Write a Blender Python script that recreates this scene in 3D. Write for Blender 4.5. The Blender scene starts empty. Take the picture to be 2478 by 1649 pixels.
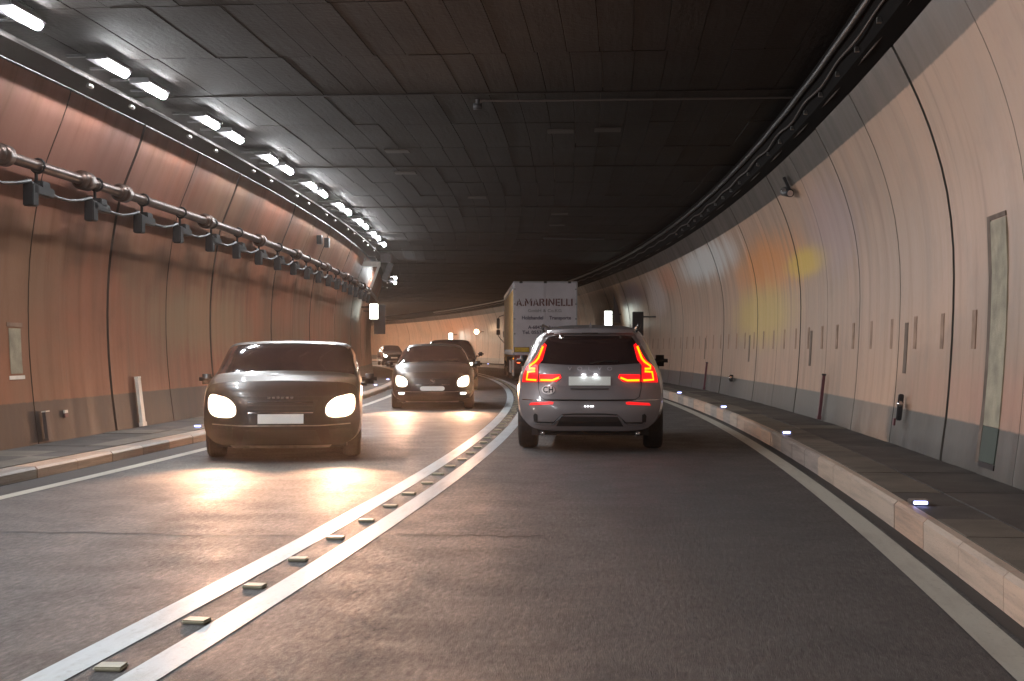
import bpy, bmesh, math, random
from mathutils import Vector, Matrix
from mathutils.geometry import delaunay_2d_cdt
random.seed(7)
R = math.radians
scene = bpy.context.scene
COL = scene.collection

# ------------------------------------------------------------------ camera, world, exposure
cam = bpy.data.objects.new('camera', bpy.data.cameras.new('camera'))
COL.objects.link(cam)
cam.location = (0, 0, 1.30)
cam.rotation_euler = (R(90), 0, 0)
cam.data.sensor_width = 36
cam.data.lens = 46.49
cam.data.shift_y = 0.0082
cam.data.clip_start = 0.1
cam.data.clip_end = 600
scene.camera = cam

world = bpy.data.worlds.new('World')
scene.world = world
world.use_nodes = True
wn = world.node_tree.nodes
bg = wn['Background']
sky = wn.new('ShaderNodeTexSky')
sky.sky_type = 'NISHITA'
sky.sun_disc = False
sky.sun_elevation = R(-4)
world.node_tree.links.new(sky.outputs[0], bg.inputs[0])
bg.inputs[1].default_value = 0.05
scene.view_settings.view_transform = 'Standard'
scene.view_settings.look = 'None'
scene.view_settings.exposure = 0.42
scene.view_settings.gamma = 1
scene.render.engine = 'CYCLES'
scene.cycles.max_bounces = 7
scene.cycles.volume_bounces = 0
scene.cycles.use_denoising = True

LAMP_E = 290.0      # tunnel luminaires
HAZE = .0006
HEAD_W = 430.0     # dipped headlamps

# ------------------------------------------------------------------ the curve of the tunnel
X0, YAW, K0, K1 = -2.3734, 0.1511, 4.9232e-3, -3.3597e-5
DT = 0.05
_c = {}
def _build():
    th = YAW; x = X0; y = 0.0
    i = 0
    while i * DT < 190:
        k = K0 + K1 * min(i * DT, 60)
        th -= k * DT
        x += math.sin(th) * DT; y += math.cos(th) * DT
        _c[i] = (x, y, th); i += 1
    th = YAW; x = X0; y = 0.0
    i = -1
    while i * DT > -70:
        th += K0 * DT
        x -= math.sin(th) * DT; y -= math.cos(th) * DT
        _c[i] = (x, y, th); i -= 1
_build()
def cur(t):
    f = t / DT; i = math.floor(f); a = f - i
    p = _c[max(-1390, min(3780, i))]; q = _c[max(-1390, min(3780, i + 1))]
    return tuple(p[j] * (1 - a) + q[j] * a for j in range(3))
def pt(t, s, h):
    x, y, th = cur(t)
    return Vector((x + math.cos(th) * s, y - math.sin(th) * s, h))
def yaw(t):
    return -cur(t)[2]

# ------------------------------------------------------------------ materials
def nt(name):
    m = bpy.data.materials.new(name); m.use_nodes = True
    return m, m.node_tree.nodes, m.node_tree.links, m.node_tree.nodes['Principled BSDF']
def setp(b, **kw):
    for k, v in kw.items():
        b.inputs[k.replace('_', ' ')].default_value = v
def plain(name, col, rough=.5, metal=0., spec=.5, coat=0., var=.12, scale=6, bump=0., bscale=60):
    m, n, l, b = nt(name)
    setp(b, Roughness=rough, Metallic=metal)
    b.inputs['Specular IOR Level'].default_value = spec
    b.inputs['Coat Weight'].default_value = coat
    b.inputs['Coat Roughness'].default_value = .06
    tc = n.new('ShaderNodeTexCoord')
    nz = n.new('ShaderNodeTexNoise'); nz.inputs['Scale'].default_value = scale; nz.inputs['Detail'].default_value = 5
    l.new(tc.outputs['Object'], nz.inputs['Vector'])
    r = n.new('ShaderNodeValToRGB')
    r.color_ramp.elements[0].position = .3; r.color_ramp.elements[1].position = .7
    r.color_ramp.elements[0].color = tuple(c * (1 - var) for c in col) + (1,)
    r.color_ramp.elements[1].color = tuple(min(1, c * (1 + var)) for c in col) + (1,)
    l.new(nz.outputs[0], r.inputs[0]); l.new(r.outputs[0], b.inputs['Base Color'])
    if bump:
        n2 = n.new('ShaderNodeTexNoise'); n2.inputs['Scale'].default_value = bscale; n2.inputs['Detail'].default_value = 3
        l.new(tc.outputs['Object'], n2.inputs['Vector'])
        bp = n.new('ShaderNodeBump'); bp.inputs['Strength'].default_value = bump; bp.inputs['Distance'].default_value = .02
        l.new(n2.outputs[0], bp.inputs['Height']); l.new(bp.outputs[0], b.inputs['Normal'])
    return m
def emis(name, col, strength, base=(.5, .5, .5)):
    m, n, l, b = nt(name)
    setp(b, Roughness=.3)
    b.inputs['Base Color'].default_value = base + (1,)
    b.inputs['Emission Color'].default_value = col + (1,)
    b.inputs['Emission Strength'].default_value = strength
    return m
def math_node(n, l, op, a, bb):
    x = n.new('ShaderNodeMath'); x.operation = op
    for i, v in enumerate((a, bb)):
        if v is None: continue
        if isinstance(v, (int, float)): x.inputs[i].default_value = v
        else: l.new(v, x.inputs[i])
    return x.outputs[0]
def mixc(n, l, fac, a, b):
    x = n.new('ShaderNodeMix'); x.data_type = 'RGBA'
    if isinstance(fac, (int, float)): x.inputs[0].default_value = fac
    else: l.new(fac, x.inputs[0])
    for i, v in ((6, a), (7, b)):
        if isinstance(v, tuple): x.inputs[i].default_value = v + (1,)
        else: l.new(v, x.inputs[i])
    return x.outputs[2]
def ramp(n, l, src, p0, p1):
    x = n.new('ShaderNodeMapRange'); x.interpolation_type = 'SMOOTHSTEP'
    x.inputs[1].default_value = p0; x.inputs[2].default_value = p1
    l.new(src, x.inputs[0]); return x.outputs[0]
def uvnoise(n, l, uv, sx, sy, detail=6, rough=.6, off=0):
    mp = n.new('ShaderNodeMapping'); mp.inputs['Scale'].default_value = (sx, sy, 1); mp.inputs['Location'].default_value = (off, off * .7, 0)
    l.new(uv, mp.inputs[0])
    nz = n.new('ShaderNodeTexNoise'); nz.inputs['Scale'].default_value = 1
    nz.inputs['Detail'].default_value = detail; nz.inputs['Roughness'].default_value = rough
    l.new(mp.outputs[0], nz.inputs['Vector']); return nz.outputs[0]

def wall_material(name, paint, paint2, dado, dado_h, top_h, top, tint_spots, rough=.42):
    """Painted concrete lining; uv = (metres along the tunnel, height)."""
    m, n, l, b = nt(name)
    uvn = n.new('ShaderNodeUVMap'); uv = uvn.outputs[0]
    sp = n.new('ShaderNodeSeparateXYZ'); l.new(uv, sp.inputs[0])
    u, v = sp.outputs[0], sp.outputs[1]
    big = uvnoise(n, l, uv, .35, .5, 4, .55, 3)
    streak = uvnoise(n, l, uv, 3.2, .22, 5, .58, 11)
    fine = uvnoise(n, l, uv, 9, 9, 4, .6, 5)
    wide = uvnoise(n, l, uv, 1.6, .25, 3, .5, 21)
    c = mixc(n, l, ramp(n, l, big, .35, .65), paint, paint2)
    dark = tuple(x * .52 for x in paint)
    f = math_node(n, l, 'MULTIPLY', ramp(n, l, streak, .50, .78), .6)
    c = mixc(n, l, f, c, dark)
    f = math_node(n, l, 'MULTIPLY', ramp(n, l, wide, .5, .72), .5)
    c = mixc(n, l, f, c, tuple(x * .62 for x in paint2))
    blot = uvnoise(n, l, uv, .9, 1.1, 7, .68, 31)
    f = math_node(n, l, 'MULTIPLY', ramp(n, l, blot, .50, .70), .42)
    c = mixc(n, l, f, c, tuple(x * y for x, y in zip(paint, (.58, .62, .66))))
    run = uvnoise(n, l, uv, 13, .16, 4, .6, 41)
    f = math_node(n, l, 'MULTIPLY', ramp(n, l, run, .56, .72), .38)
    c = mixc(n, l, f, c, tuple(x * .5 for x in paint2))
    f = math_node(n, l, 'MULTIPLY', ramp(n, l, fine, .58, .8), .35)
    c = mixc(n, l, f, c, tuple(x * .6 for x in paint))
    for (u0, ur, v0, vr, col, amt) in tint_spots:  # soft tinted patches at set positions, edges broken by the streak noise
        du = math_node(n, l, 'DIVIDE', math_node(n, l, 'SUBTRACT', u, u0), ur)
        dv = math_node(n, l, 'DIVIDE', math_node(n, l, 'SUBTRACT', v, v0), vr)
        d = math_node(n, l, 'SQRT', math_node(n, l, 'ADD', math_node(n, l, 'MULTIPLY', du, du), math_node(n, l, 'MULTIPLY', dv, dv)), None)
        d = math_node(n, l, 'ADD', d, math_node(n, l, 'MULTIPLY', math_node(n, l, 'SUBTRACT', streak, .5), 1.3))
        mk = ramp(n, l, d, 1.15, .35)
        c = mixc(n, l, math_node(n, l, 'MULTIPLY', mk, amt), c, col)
    # grime creeping up from the pavement, then the unpainted base and the bare concrete at the top
    edge = math_node(n, l, 'ADD', v, math_node(n, l, 'MULTIPLY', math_node(n, l, 'SUBTRACT', fine, .5), .03))
    dd = mixc(n, l, ramp(n, l, streak, .35, .7), dado, tuple(x * 1.7 for x in dado))
    c = mixc(n, l, ramp(n, l, edge, dado_h + .012, dado_h - .012), c, dd)
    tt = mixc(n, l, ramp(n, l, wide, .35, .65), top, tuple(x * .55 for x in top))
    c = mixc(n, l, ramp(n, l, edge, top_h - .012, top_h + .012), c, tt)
    l.new(c, b.inputs['Base Color'])
    rr = math_node(n, l, 'ADD', math_node(n, l, 'MULTIPLY', streak, .35), rough - .15)
    l.new(rr, b.inputs['Roughness'])
    bp = n.new('ShaderNodeBump'); bp.inputs['Strength'].default_value = .16; bp.inputs['Distance'].default_value = .02
    l.new(math_node(n, l, 'ADD', fine, math_node(n, l, 'MULTIPLY', wide, 1.5)), bp.inputs['Height']); l.new(bp.outputs[0], b.inputs['Normal'])
    return m

M = {}
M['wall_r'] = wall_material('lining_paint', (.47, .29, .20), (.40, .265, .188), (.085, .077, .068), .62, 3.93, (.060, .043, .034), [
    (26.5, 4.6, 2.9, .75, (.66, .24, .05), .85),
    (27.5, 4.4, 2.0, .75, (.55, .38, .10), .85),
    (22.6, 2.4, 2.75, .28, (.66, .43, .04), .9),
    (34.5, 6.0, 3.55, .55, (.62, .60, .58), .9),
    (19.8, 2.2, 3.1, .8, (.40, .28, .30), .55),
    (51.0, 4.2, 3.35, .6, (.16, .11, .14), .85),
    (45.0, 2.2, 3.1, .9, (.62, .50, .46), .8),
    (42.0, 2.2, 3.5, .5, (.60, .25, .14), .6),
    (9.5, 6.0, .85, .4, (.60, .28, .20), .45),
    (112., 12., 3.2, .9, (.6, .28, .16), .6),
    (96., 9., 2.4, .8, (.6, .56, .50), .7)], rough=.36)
M['wall_l'] = wall_material('old_lining_paint', (.34, .118, .060), (.25, .125, .070), (.075, .050, .040), .64, 4.5, (.07, .055, .05), [
    (17., 5.0, 3.7, .9, (.36, .15, .11), .7),
    (24., 4.0, 1.8, .7, (.34, .26, .14), .35)], rough=.5)
M['dark_gap'] = plain('joint_filler', (.10, .070, .054), .9)
M['concrete_dark'] = plain('raw_concrete', (.10, .085, .075), .85, var=.35, scale=1.2, bump=.4)

def ceiling_material():
    m, n, l, b = nt('sooty_board_concrete')
    uvn = n.new('ShaderNodeUVMap'); uv = uvn.outputs[0]
    oi = n.new('ShaderNodeObjectInfo')
    a = uvnoise(n, l, uv, .5, .5, 5, .6, 2)
    s = uvnoise(n, l, uv, 12, .8, 4, .6, 8)
    f = uvnoise(n, l, uv, 14, 14, 3, .6, 4)
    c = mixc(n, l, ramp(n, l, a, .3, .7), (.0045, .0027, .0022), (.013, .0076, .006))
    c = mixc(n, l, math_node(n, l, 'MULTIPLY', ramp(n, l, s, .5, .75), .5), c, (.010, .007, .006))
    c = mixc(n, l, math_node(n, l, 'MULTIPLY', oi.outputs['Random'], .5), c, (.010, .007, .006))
    l.new(c, b.inputs['Base Color'])
    l.new(math_node(n, l, 'ADD', math_node(n, l, 'MULTIPLY', a, .3), .60), b.inputs['Roughness']); b.inputs['Specular IOR Level'].default_value = .2
    bp = n.new('ShaderNodeBump'); bp.inputs['Strength'].default_value = .5; bp.inputs['Distance'].default_value = .02
    l.new(math_node(n, l, 'ADD', f, math_node(n, l, 'MULTIPLY', s, .7)), bp.inputs['Height']); l.new(bp.outputs[0], b.inputs['Normal'])
    return m
M['ceiling'] = ceiling_material()

def asphalt_material():
    m, n, l, b = nt('worn_asphalt')
    uvn = n.new('ShaderNodeUVMap'); uv = uvn.outputs[0]
    sp = n.new('ShaderNodeSeparateXYZ'); l.new(uv, sp.inputs[0]); u, v = sp.outputs[0], sp.outputs[1]
    tc = n.new('ShaderNodeTexCoord')
    def nz(scale, det):
        x = n.new('ShaderNodeTexNoise'); x.inputs['Scale'].default_value = scale; x.inputs['Detail'].default_value = det
        l.new(tc.outputs['Object'], x.inputs['Vector']); return x.outputs[0]
    grit = nz(120, 4); mid = nz(2.2, 4); tiny = nz(330, 2)
    lane = uvnoise(n, l, uv, .12, 1.3, 4, .55, 7)
    streak = uvnoise(n, l, uv, .5, 9, 4, .6, 9)
    vo = n.new('ShaderNodeTexVoronoi'); vo.inputs['Scale'].default_value = 170
    l.new(tc.outputs['Object'], vo.inputs['Vector'])
    c = mixc(n, l, ramp(n, l, lane, .32, .68), (.040, .037, .039), (.056, .052, .053))
    c = mixc(n, l, math_node(n, l, 'MULTIPLY', ramp(n, l, mid, .45, .7), .45), c, (.040, .037, .038))
    c = mixc(n, l, math_node(n, l, 'MULTIPLY', ramp(n, l, grit, .54, .70), .7), c, (.17, .155, .15))
    c = mixc(n, l, math_node(n, l, 'MULTIPLY', ramp(n, l, streak, .55, .75), .3), c, (.088, .082, .082))
    grain = uvnoise(n, l, uv, 10, 34, 6, .75, 13)
    c = mixc(n, l, math_node(n, l, 'MULTIPLY', ramp(n, l, grain, .50, .66), .75), c, (.092, .083, .080))
    c = mixc(n, l, math_node(n, l, 'MULTIPLY', ramp(n, l, grain, .48, .34), .7), c, (.022, .019, .019))
    oil = uvnoise(n, l, uv, .35, 1.0, 6, .7, 51)
    c = mixc(n, l, math_node(n, l, 'MULTIPLY', ramp(n, l, oil, .54, .70), .6), c, (.024, .021, .021))
    l.new(c, b.inputs['Base Color'])
    r = math_node(n, l, 'ADD', math_node(n, l, 'MULTIPLY', ramp(n, l, lane, .3, .7), .12), .46)
    r = math_node(n, l, 'ADD', r, math_node(n, l, 'MULTIPLY', ramp(n, l, mid, .3, .7), .12))
    r = math_node(n, l, 'ADD', r, math_node(n, l, 'MULTIPLY', math_node(n, l, 'SUBTRACT', grain, .5), -.55))
    l.new(r, b.inputs['Roughness'])
    b.inputs['Specular IOR Level'].default_value = .6
    bp = n.new('ShaderNodeBump'); bp.inputs['Strength'].default_value = .75; bp.inputs['Distance'].default_value = .006
    h = math_node(n, l, 'ADD', math_node(n, l, 'MULTIPLY', vo.outputs['Distance'], -.8), grit)
    h = math_node(n, l, 'ADD', h, math_node(n, l, 'MULTIPLY', tiny, .9))
    h = math_node(n, l, 'ADD', h, math_node(n, l, 'MULTIPLY', grain, 2.2))
    l.new(h, bp.inputs['Height']); l.new(bp.outputs[0], b.inputs['Normal'])
    return m
M['asphalt'] = asphalt_material()

def paint_material(name, col, worn, amt=.5):
    m, n, l, b = nt(name)
    uvn = n.new('ShaderNodeUVMap'); uv = uvn.outputs[0]
    a = uvnoise(n, l, uv, 1.0, 6, 5, .65, 2); f = uvnoise(n, l, uv, 18, 30, 4, .65, 4)
    c = mixc(n, l, math_node(n, l, 'MULTIPLY', ramp(n, l, a, .42, .7), amt), col, worn)
    c = mixc(n, l, math_node(n, l, 'MULTIPLY', ramp(n, l, f, .55, .75), .55), c, tuple(x * .55 for x in worn))
    l.new(c, b.inputs['Base Color']); b.inputs['Roughness'].default_value = .42
    bp = n.new('ShaderNodeBump'); bp.inputs['Strength'].default_value = .4; bp.inputs['Distance'].default_value = .01
    l.new(f, bp.inputs['Height']); l.new(bp.outputs[0], b.inputs['Normal'])
    return m
M['line'] = paint_material('white_road_paint', (.50, .56, .60), (.36, .39, .40), .85)
M['line_old'] = paint_material('dirty_road_paint', (.44, .43, .38), (.30, .285, .25), .7)
M['kerb'] = paint_material('kerb_granite', (.52, .40, .32), (.30, .235, .19), .7)
M['kerb_b'] = paint_material('kerb_granite_warm', (.56, .37, .27), (.30, .20, .15), .8)
M['kerb_c'] = paint_material('kerb_granite_grey', (.36, .30, .27), (.20, .165, .145), .9)
M['slab'] = plain('pavement_slab', (.075, .064, .058), .7, var=.4, scale=2.2, bump=.5, bscale=50)
M['slab2'] = plain('pavement_edge_slab', (.13, .11, .09), .6, var=.35, scale=2.0, bump=.4, bscale=50)
M['gutter'] = plain('gutter_joint', (.03, .026, .025), .6)

M['steel'] = plain('galvanised_steel', (.28, .27, .26), .33, 1., var=.3, scale=9)
M['dark_steel'] = plain('dark_steel', (.045, .042, .045), .5, .3, var=.3, scale=12)
M['rust_steel'] = plain('brown_cable', (.06, .042, .035), .6)
M['pipe'] = plain('brushed_pipe', (.13, .085, .070), .38, .8, var=.25, scale=7)
M['lamp'] = emis('lamp_glass', (.95, .98, 1.0), LAMP_E)
M['far_fill'] = emis('far_fill_glass', (1.0, .74, .54), LAMP_E * 2.2)  # stronger, warmer glass for the unseen lamps added to light the far wall
M['led'] = emis('marker_led', (.36, .42, 1.0), 6.)
M['sign_light'] = emis('sign_glass', (.93, 1.0, .88), 7.)
M['amber_light'] = emis('amber_signal', (1.0, .62, .36), 9.)
M['white_plastic'] = plain('white_plastic', (.85, .78, .70), .4, var=.12)
M['red_plastic'] = plain('red_reflector', (.15, .05, .06), .5)
M['green_paint'] = plain('niche_paint', (.36, .31, .22), .6, var=.3, scale=5, bump=.4)
M['niche_dark'] = plain('niche_foot_paint', (.06, .075, .06), .7)  # dark green colour of the niche foot
M['black'] = plain('black_trim', (.014, .013, .014), .38)
M['rubber'] = plain('tyre_rubber', (.017, .016, .017), .75, var=.25, scale=30)
M['rim'] = plain('rim_metal', (.35, .35, .36), .3, .9)
M['chrome'] = plain('chrome', (.7, .7, .72), .12, 1., var=.05)
M['badge'] = plain('satin_badge_metal', (.42, .39, .41), .35, .3)
M['glass'] = plain('tinted_glass', (.022, .013, .014), .06, spec=.9, var=.1)
M['paint_suv'] = plain('mauve_grey_car_paint', (.215, .190, .197), .36, .25, coat=.7, var=.03)
M['paint_dark'] = plain('dark_car_paint', (.014, .010, .010), .34, .1, coat=.25, var=.05)
M['paint_black'] = plain('black_car_paint', (.028, .022, .023), .25, .3, coat=1., var=.05)
M['paint_blue'] = plain('slate_car_paint', (.08, .08, .10), .25, .4, coat=1., var=.05)
M['plate'] = plain('number_plate', (.86, .88, .84), .4, var=.06, scale=3)
M['sticker'] = plain('white_sticker', (.85, .80, .80), .5)
M['ink'] = plain('black_ink', (.02, .02, .02), .6)
M['tail_red'] = emis('tail_lens', (1.0, .004, .008), 1.15, (.4, .01, .01))
M['tail_line'] = emis('tail_light_guide', (1.0, .075, .0), 9.0, (.4, .05, .01))
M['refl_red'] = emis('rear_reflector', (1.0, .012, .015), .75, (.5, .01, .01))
M['tail_small'] = emis('truck_tail_lamp', (1.0, .10, .03), 5.0, (.4, .01, .01))
M['head_rim'] = emis('lit_lamp_cover', (1.0, .80, .60), 2.2)
M['head_far_rim'] = emis('far_lit_lamp_cover', (1.0, .9, .8), 1.2)
M['head'] = emis('headlamp_glass', (1.0, .90, .74), 75.)
M['head_far'] = emis('far_headlamp_glass', (1.0, .97, .88), 22.)
M['plate_light'] = emis('plate_lamp_glass', (.9, .96, 1.0), 22.)
M['fog'] = emis('small_lamp_glass', (.95, .97, 1.0), 4.)
M['amber'] = emis('marker_amber', (1.0, .35, .02), 1.3, (.5, .2, .02))
M['tarp'] = plain('white_tarpaulin', (.82, .76, .80), .5, var=.10, scale=1.5, bump=.15, bscale=3)
M['curtain'] = plain('yellow_curtain', (.72, .43, .16), .55, var=.15, scale=1.2, bump=.2, bscale=4)
M['alu'] = plain('aluminium_profile', (.55, .54, .56), .35, .7)
M['text_red'] = plain('dark_red_lettering', (.15, .035, .035), .6)
M['text_violet'] = plain('violet_lettering', (.075, .055, .11), .6)
M['text_pale'] = plain('faded_grey_lettering', (.27, .245, .25), .6)
M['sign_yellow'] = plain('yellow_plate', (.85, .52, .03), .4, var=.2, scale=8)
M['brown_box'] = plain('sign_shadow_brown', (.10, .075, .07), .5)

# ------------------------------------------------------------------ mesh helpers
def link(name, bm, mat, parent=None, smooth=False):
    me = bpy.data.meshes.new(name)
    bm.normal_update(); bm.to_mesh(me); bm.free()
    if smooth:
        for p in me.polygons: p.use_smooth = True
    if mat: me.materials.append(mat)
    o = bpy.data.objects.new(name, me); COL.objects.link(o)
    if parent: o.parent = parent
    return o
def tag(o, label=None, cat=None, group=None, kind=None):
    if label: o['label'] = label
    if cat: o['category'] = cat
    if group: o['group'] = group
    if kind: o['kind'] = kind
    return o
def empty(name, loc=(0, 0, 0), rz=0, **kw):
    o = bpy.data.objects.new(name, None); COL.objects.link(o)
    o.empty_display_size = .3
    o.location = loc; o.rotation_euler = (0, 0, rz)
    return tag(o, **kw)
def copy_tree(o, parent=None):
    c = o.copy(); COL.objects.link(c); c.parent = parent
    for ch in list(o.children): copy_tree(ch, c)
    return c
def bx(bm, c, d, rot=None, bevel=0):
    r = bmesh.ops.create_cube(bm, size=1)
    vs = r['verts']
    bmesh.ops.scale(bm, vec=d, verts=vs)
    if bevel:
        es = list({e for v in vs for e in v.link_edges})
        rr = bmesh.ops.bevel(bm, geom=es, offset=bevel, segments=2, affect='EDGES')
        vs = [v for v in rr['verts']]
        vs = list({v for f in rr['faces'] for v in f.verts} | set(vs))
    if rot: bmesh.ops.rotate(bm, cent=(0, 0, 0), matrix=rot, verts=vs)
    bmesh.ops.translate(bm, vec=c, verts=vs)
def cyl(bm, p, q, r, r2=None, seg=14, cap=True):
    p = Vector(p); q = Vector(q); d = q - p
    rr = bmesh.ops.create_cone(bm, cap_ends=cap, segments=seg, radius1=r, radius2=r if r2 is None else r2, depth=d.length)
    q4 = d.to_track_quat('Z', 'Y').to_matrix()
    bmesh.ops.rotate(bm, cent=(0, 0, 0), matrix=q4, verts=rr['verts'])
    bmesh.ops.translate(bm, vec=(p + q) / 2, verts=rr['verts'])
def tube(bm, pts, r, seg=8):
    pts = [Vector(p) for p in pts]; rings = []
    for i, p in enumerate(pts):
        d = (pts[min(i + 1, len(pts) - 1)] - pts[max(i - 1, 0)]).normalized()
        a = d.orthogonal().normalized() if i == 0 else (rings_a - d * rings_a.dot(d)).normalized()
        rings_a = a; b = d.cross(a)
        rings.append([bm.verts.new(p + (a * math.cos(k * 2 * math.pi / seg) + b * math.sin(k * 2 * math.pi / seg)) * r) for k in range(seg)])
    for i in range(len(rings) - 1):
        for k in range(seg):
            bm.faces.new((rings[i][k], rings[i][(k + 1) % seg], rings[i + 1][(k + 1) % seg], rings[i + 1][k]))
    bm.faces.new(rings[0][::-1]); bm.faces.new(rings[-1])
def box_obj(name, c, d, mat, parent=None, rot=None, bevel=0):
    bm = bmesh.new(); bx(bm, c, d, rot, bevel); return link(name, bm, mat, parent)
def sweep(bm, ts, prof, closed=False, uvfun=None, caps=False):
    """prof: list of (s, h); faces wound so that they look to the right of travel order."""
    uvl = bm.loops.layers.uv.verify()
    rings = [[bm.verts.new(pt(t, s, h)) for s, h in prof] for t in ts]
    n = len(prof); m = n if closed else n - 1
    for i in range(len(ts) - 1):
        for k in range(m):
            k2 = (k + 1) % n
            f = bm.faces.new((rings[i][k], rings[i + 1][k], rings[i + 1][k2], rings[i][k2]))
            for lp, (t, sh) in zip(f.loops, ((ts[i], prof[k]), (ts[i + 1], prof[k]), (ts[i + 1], prof[k2]), (ts[i], prof[k2]))):
                lp[uvl].uv = uvfun(t, *sh) if uvfun else (t, sh[0])
    if caps and closed:
        bm.faces.new(rings[0]); bm.faces.new(rings[-1][::-1])
def steps(a, b, d):
    n = max(1, int(math.ceil((b - a) / d))); return [a + (b - a) * i / n for i in range(n + 1)]
def strip(name, t0, t1, s0, s1, h, mat, parent=None, d=1.0, wob=0):
    bm = bmesh.new(); sweep(bm, steps(t0, t1, d), [(s0, h), (s1, h)]); 
    return link(name, bm, mat, parent)

T0, T1 = -62, 186
# ------------------------------------------------------------------ road, kerbs, pavements
road = strip('road', T0, T1, -3.97, 3.9, 0, M['asphalt']); tag(road, kind='structure')
def seam(t, s0, s1, w):
    bm = bmesh.new(); uvl = bm.loops.layers.uv.verify(); n = 24
    vs = []
    for i in range(n + 1):
        s = s0 + (s1 - s0) * i / n; o = .03 * math.sin(i * 1.7) + .02 * math.sin(i * .6)
        vs.append((bm.verts.new(pt(t + o, s, .0035)), bm.verts.new(pt(t + o + w, s, .0035))))
    for i in range(n): bm.faces.new((vs[i][0], vs[i + 1][0], vs[i + 1][1], vs[i][1]))
    return link('road_seam', bm, M['gutter'], road)
for t, s0, s1 in ((9.15, -3.3, -.35), (9.3, .35, 1.4), (12.9, .3, 1.2)): seam(t, s0, s1, .035)
strip('gutter', T0, T1, 3.80, 3.885, .0035, M['gutter'], road)
strip('gutter', T0, T1, -3.93, -3.62, .0035, M['gutter'], road)
lines = []
for nm, s0, s1, mt, lab in (('road_marking', -.262, -.095, 'line', 'white solid centre line on the left, beside the oncoming lane'),
                            ('road_marking', .095, .262, 'line', 'white solid centre line on the right, beside our own lane'),
                            ('road_marking', 3.60, 3.77, 'line_old', 'dirty cream edge line at the foot of the right kerb'),
                            ('road_marking', -3.56, -3.42, 'line_old', 'dirty edge line along the left kerb')):
    o = strip(nm, T0, T1, s0, s1, .004, M[mt], None, .5); tag(o, lab, 'road marking', kind='structure'); lines.append(o)

def kerb_stone(t, L, s0, s1, h, mat, side, root):
    bm = bmesh.new(); g = .008; j = random.uniform(-.004, .004); b = .025
    if side > 0: prof = [(s0 + j, .0), (s0 + j, h - b), (s0 + j + b, h), (s1, h), (s1, .0)]
    else: prof = [(s1, .0), (s1, h), (s0 + j - b, h), (s0 + j, h - b), (s0 + j, .0)]
    sweep(bm, steps(t + g, t + L - g, .5), prof, closed=True, caps=True, uvfun=lambda t, s, h: (t, s + h * 3))
    return link('kerb_stone', bm, mat, root)
kr = empty('kerb', kind='structure')
t = -6.0
while t < 60: kerb_stone(t, 1.0, 3.89, 3.97, .20, M[random.choice(('kerb', 'kerb', 'kerb_b', 'kerb_c'))], 1, kr); t += 1.0
for a, b in ((T0, -6), (60, T1)):
    bm = bmesh.new(); sweep(bm, steps(a, b, 1.5), [(3.89, 0), (3.89, .18), (3.91, .2), (3.97, .2), (3.97, 0)], closed=True, caps=True, uvfun=lambda t, s, h: (t, s + h * 3))
    tag(link('kerb_run', bm, M['kerb'], kr), kind='stuff')
kl = empty('kerb', kind='structure')
t = 5.0
while t < 60: kerb_stone(t, 1.0, -3.98, -4.24, .115, M[random.choice(('kerb', 'kerb', 'kerb_b', 'kerb_c'))], -1, kl); t += 1.0
for a, b in ((T0, 5), (60, T1)):
    bm = bmesh.new(); sweep(bm, steps(a, b, 1.5), [(-4.24, 0), (-4.24, .115), (-4.0, .115), (-3.98, .1), (-3.98, 0)], closed=True, caps=True, uvfun=lambda t, s, h: (t, s + h * 3))
    tag(link('kerb_run', bm, M['kerb'], kl), kind='stuff')

def pavement(s0, s1, h, t0, t1, L, cols, mats):
    root = empty('pavement', kind='structure')
    bm = bmesh.new(); sweep(bm, steps(T0, T1, 1.5), [(s0, h - .03), (s1, h - .03)]); link('pavement_bed', bm, M['gutter'], root)
    t = t0
    while t < t1:
        for a, b, mt, LL in cols:
            n = int(round(L / LL))
            for k in range(n):
                g = .007; z = h + random.uniform(-.005, .004)
                bm = bmesh.new()
                prof = [(a + g, z - .06), (a + g, z), (b - g, z), (b - g, z - .06)]
                sweep(bm, [t + k * LL + g, t + (k + 1) * LL - g], prof, closed=True, caps=True)
                link('slab', bm, M[mt if random.random() > .2 else mats[random.randrange(len(mats))]], root)
        t += L
    for a, b in ((T0, t0), (t, T1)):
        bm = bmesh.new(); sweep(bm, steps(a, b, 1.5), [(s0, h - .02), (s0, h), (s1, h), (s1, h - .02)])
        tag(link('paving', bm, M['slab'], root), kind='stuff')
    return root
pavement(3.975, 5.03, .20, 5.0, 53, 1.6, ((3.975, 4.36, 'slab2', .8), (4.36, 5.02, 'slab', .8)), ('slab', 'slab2'))
pavement(-5.36, -4.25, .12, 11.0, 45, 1.6, ((-4.62, -4.25, 'slab2', 1.6), (-5.34, -4.62, 'slab', .8)), ('slab', 'slab2'))

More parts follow.
